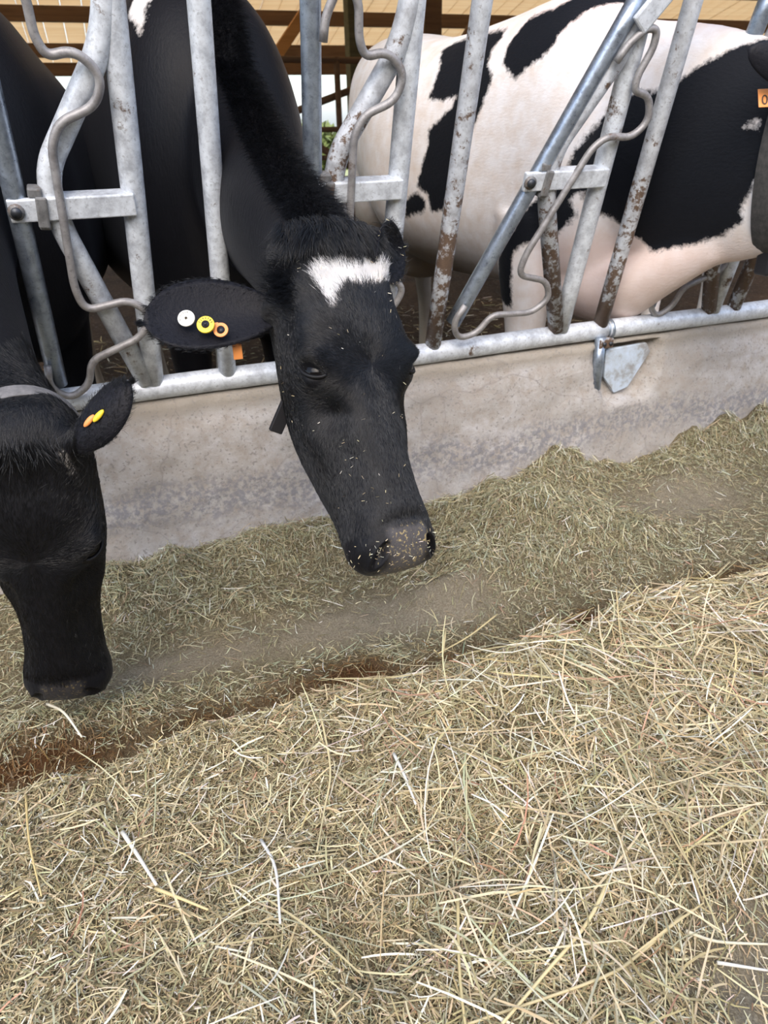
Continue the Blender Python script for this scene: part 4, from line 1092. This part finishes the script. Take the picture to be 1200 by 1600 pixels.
# ------------------------------------------------------------------ hay on the alley floor
gx = np.arange(-1.5, 3.6, .014); gy = np.arange(-2.4, -.045, .014)
GX, GY = np.meshgrid(gx, gy, indexing='ij'); HZ = hay_h(GX, GY)
q3 = np.stack([GX * 46, GY * 46, GX * 0], -1); HZ = HZ + .0055 * vnoise(q3, 6) + .004 * vnoise(q3 * 2.1, 7)
P = np.stack([GX, GY, HZ], -1).reshape(-1, 3); ny = len(gy); ii = (np.arange(len(gx) - 1)[:, None] * ny + np.arange(ny - 1)[None]).ravel()
me = mesh_np('hay_bed', P, np.stack([ii, ii + ny, ii + ny + 1, ii + 1], 1), M['chaff'])
st, br = hay_masks(P[:, 0], P[:, 1]); attr(me, 'stain', st); attr(me, 'bare', br)
hb = obj('hay_bed', me); tag(hb, 'fine hay dust and chaff piled along the concrete feed alley', 'hay', kind='stuff')

def in_view(x, y, z, mg=120):
    d = np.stack([x, y, z], -1) - CAM; f = d @ FWD; f = np.maximum(f, .05)
    u = 600 + 1110 * (d @ RGT) / f; v = 800 - 1110 * (d @ UPV) / f
    return (u > -mg) & (u < 1200 + mg) & (v < 1600 + mg)
def scatter(name, n, box, L, W, dens, pal, lift, tilt, label, nseg=2, bend=.25, kink=.0, dark=True):
    x0, x1, y0, y1 = box; m_ = int(n * 6); x = rng.uniform(x0, x1, m_); y = rng.uniform(y0, y1, m_)
    p = dens(x, y); k = rng.random(m_) < p / p.max(); x, y = x[k], y[k]
    z = hay_h(x, y); k = in_view(x, y, z); k |= rng.random(len(k)) < .12; x, y, z = x[k][:n], y[k][:n], z[k][:n]; n = len(x)
    st, br = hay_masks(x, y); e = .012
    Ls = L[0] + (L[1] - L[0]) * rng.random(n) ** 1.8; Ws = rng.uniform(*W, n)
    lf = lift[0] + (lift[1] - lift[0]) * rng.random(n) ** 1.5
    yaw = rng.uniform(0, 2 * math.pi, n)
    gxx = (hay_h(x + e, y) - hay_h(x - e, y)) / (2 * e); gyy = (hay_h(x, y + e) - hay_h(x, y - e)) / (2 * e)
    pit = np.arctan((gxx * np.cos(yaw) + gyy * np.sin(yaw)).clip(-1.2, 1.2)) + rng.normal(0, tilt, n)
    z = z + lf + .30 * Ls * np.abs(np.sin(pit - np.arctan((gxx * np.cos(yaw) + gyy * np.sin(yaw)).clip(-1.2, 1.2))))
    c = tones(n, pal); back = np.clip((y + .80) / .05, 0, 1); c = c * (1 - .06 * back)[:, None] * (1 + back[:, None] * V3(-.06, 0, .06))
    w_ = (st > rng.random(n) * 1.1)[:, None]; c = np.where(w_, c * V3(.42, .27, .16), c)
    o = ribbons(name, np.stack([x, y, z], -1), yaw, pit, Ls, Ws, rng.normal(0, bend, n), rng.normal(0, .7, n), c, nseg, M['stalk'], None, rng.normal(0, .12, n) + kink)
    tag(o, label, 'hay'); return o
def lowd(x, y): st, br = hay_masks(x, y); return (1 - .86 * br) * (1 - .35 * st)
FR = (-.75, 2.1, -1.85, -.80); BK = (-.75, 2.9, -.83, -.09)
rt = lambda x, y: np.clip(.25 + 1.1 * (x - .18), .18, 1.0)
def front_only(x, y): return lowd(x, y) * (y < -.80 + .03 * x)
scatter('chopped_hay', 120000, FR, (.006, .024), (.0008, .0020), front_only, [3, 4, 4, 3, 3, 1.2, 1.6, .4], (0, .012), .30, 'short chopped hay covering the near swath')
scatter('chopped_hay', 80000, BK, (.006, .028), (.0008, .0020), lambda x, y: lowd(x, y) * (.25 + 12 * np.clip(hay_h(x, y) - .015, 0, .08)), [1.5, 3, 4, 5, 3, .8, 4, .3], (0, .014), .32, 'short grey green chopped hay heaped against the kerb')
scatter('coarse_hay', 15000, FR, (.022, .060), (.0013, .0028), lambda x, y: lowd(x, y) * (y < -.80 + .03 * x) * (.35 + .65 * rt(x, y)), [5, 4, 2, 2, .8, 2.5, 1.5, .5], (.002, .018), .24, 'coarser pale hay stems lying over the near swath', 3)
scatter('coarse_hay', 9000, BK, (.02, .060), (.001, .0022), lambda x, y: lowd(x, y) * (.2 + 12 * np.clip(hay_h(x, y) - .015, 0, .08)), [3, 3, 3, 3, 1, 1.2, 3, .3], (.002, .018), .28, 'thin hay stems tangled in the heaps beside the kerb', 3)
scatter('long_straw', 3000, FR, (.06, .20), (.0016, .0034), lambda x, y: (1 - .8 * hay_masks(x, y)[1]) * (y < -.81 + .03 * x) * rt(x, y) ** 1.5, [6, 4, 1, .6, .3, 3.2, 1, .5], (.006, .034), .16, 'long yellow straw strewn thickly on the right of the near swath', 5, .18, -.05)

# the stalks that stand out one by one
def stalk(pts, r, tone, label, lift=.03, flat=.55):
    P = np.array(pts, float); P[:, 2] = np.array([float(hay_h(p[0], p[1])) for p in P]) + lift * np.linspace(.6, 1, len(P)); P = catmull(P, 5)
    m_ = mat('straw_tone', tone, .5)[0]; rr = r * np.linspace(1, .6, len(P))
    o = MB().tube(P, rr, 7).build('straw_stalk', m_); tag(o, label, 'straw'); return o
stalk([(-.146, -1.027, 0), (-.124, -1.085, 0), (-.103, -1.144, 0)], .0034, (.78, .74, .64), 'thick bleached straw piece pointing up left on the near hay')
stalk([(-.106, -1.140, 0), (-.075, -1.175, 0), (-.040, -1.210, 0)], .0028, (.70, .56, .28), 'yellow straw piece continuing below the thick bleached one')
stalk([(.05, -1.109, 0), (.058, -1.182, 0), (.046, -1.267, 0)], .0026, (.80, .78, .72), 'slender white bent straw in the lower middle of the near hay')
stalk([(.294, -1.036, 0), (.291, -1.093, 0), (.288, -1.148, 0)], .0030, (.80, .78, .70), 'short stiff white straw below the centre of the near hay', .028)
stalk([(.288, -1.299, 0), (.237, -1.413, 0), (.200, -1.53, 0)], .0024, (.64, .52, .26), 'long upright straw leaving the bottom of the picture')
stalk([(.505, -1.352, 0), (.424, -1.405, 0), (.336, -1.443, 0), (.255, -1.478, 0)], .0030, (.72, .60, .32), 'thick golden straw sweeping down left at the bottom')
stalk([(.575, -1.420, 0), (.485, -1.446, 0), (.401, -1.468, 0), (.225, -1.457, 0)], .0028, (.62, .51, .28), 'long curved straw crossing beneath the thick golden one', .022)
stalk([(.567, -1.439, 0), (.607, -1.459, 0), (.680, -1.484, 0)], .0027, (.72, .66, .48), 'flat pale straw lying over the bare ground at the lower right', .03)
stalk([(.595, -1.475, 0), (.655, -1.505, 0)], .0027, (.78, .75, .66), 'short white straw below the flat pale one at the lower right', .025)
stalk([(-.291, -.893, 0), (-.275, -1.004, 0), (-.252, -1.109, 0)], .0020, (.66, .50, .22), 'thin golden straw at the far left of the near hay')
stalk([(.203, -.903, 0), (.184, -1.029, 0), (.153, -1.098, 0), (.12, -1.18, 0)], .0020, (.64, .54, .30), 'long thin straw running down from the dark trough')
stalk([(-.273, -.659, 0), (-.238, -.715, 0), (-.21, -.772, 0)], .0030, (.74, .69, .54), 'pale straw under the muzzle of the eating cow', .04)
stalk([(.69, -.674, 0), (.588, -.733, 0), (.495, -.772, 0)], .0022, (.66, .54, .28), 'straw bridging the dark trough right of the raised muzzle', .05)
stalk([(.548, -.696, 0), (.500, -.782, 0), (.453, -.846, 0)], .0024, (.68, .56, .30), 'upright straw leaning over the dark trough', .06)
stalk([(1.118, -.74, 0), (1.122, -.795, 0), (1.086, -.877, 0)], .0022, (.70, .58, .30), 'bent straw arching at the far end of the dark trough', .06)
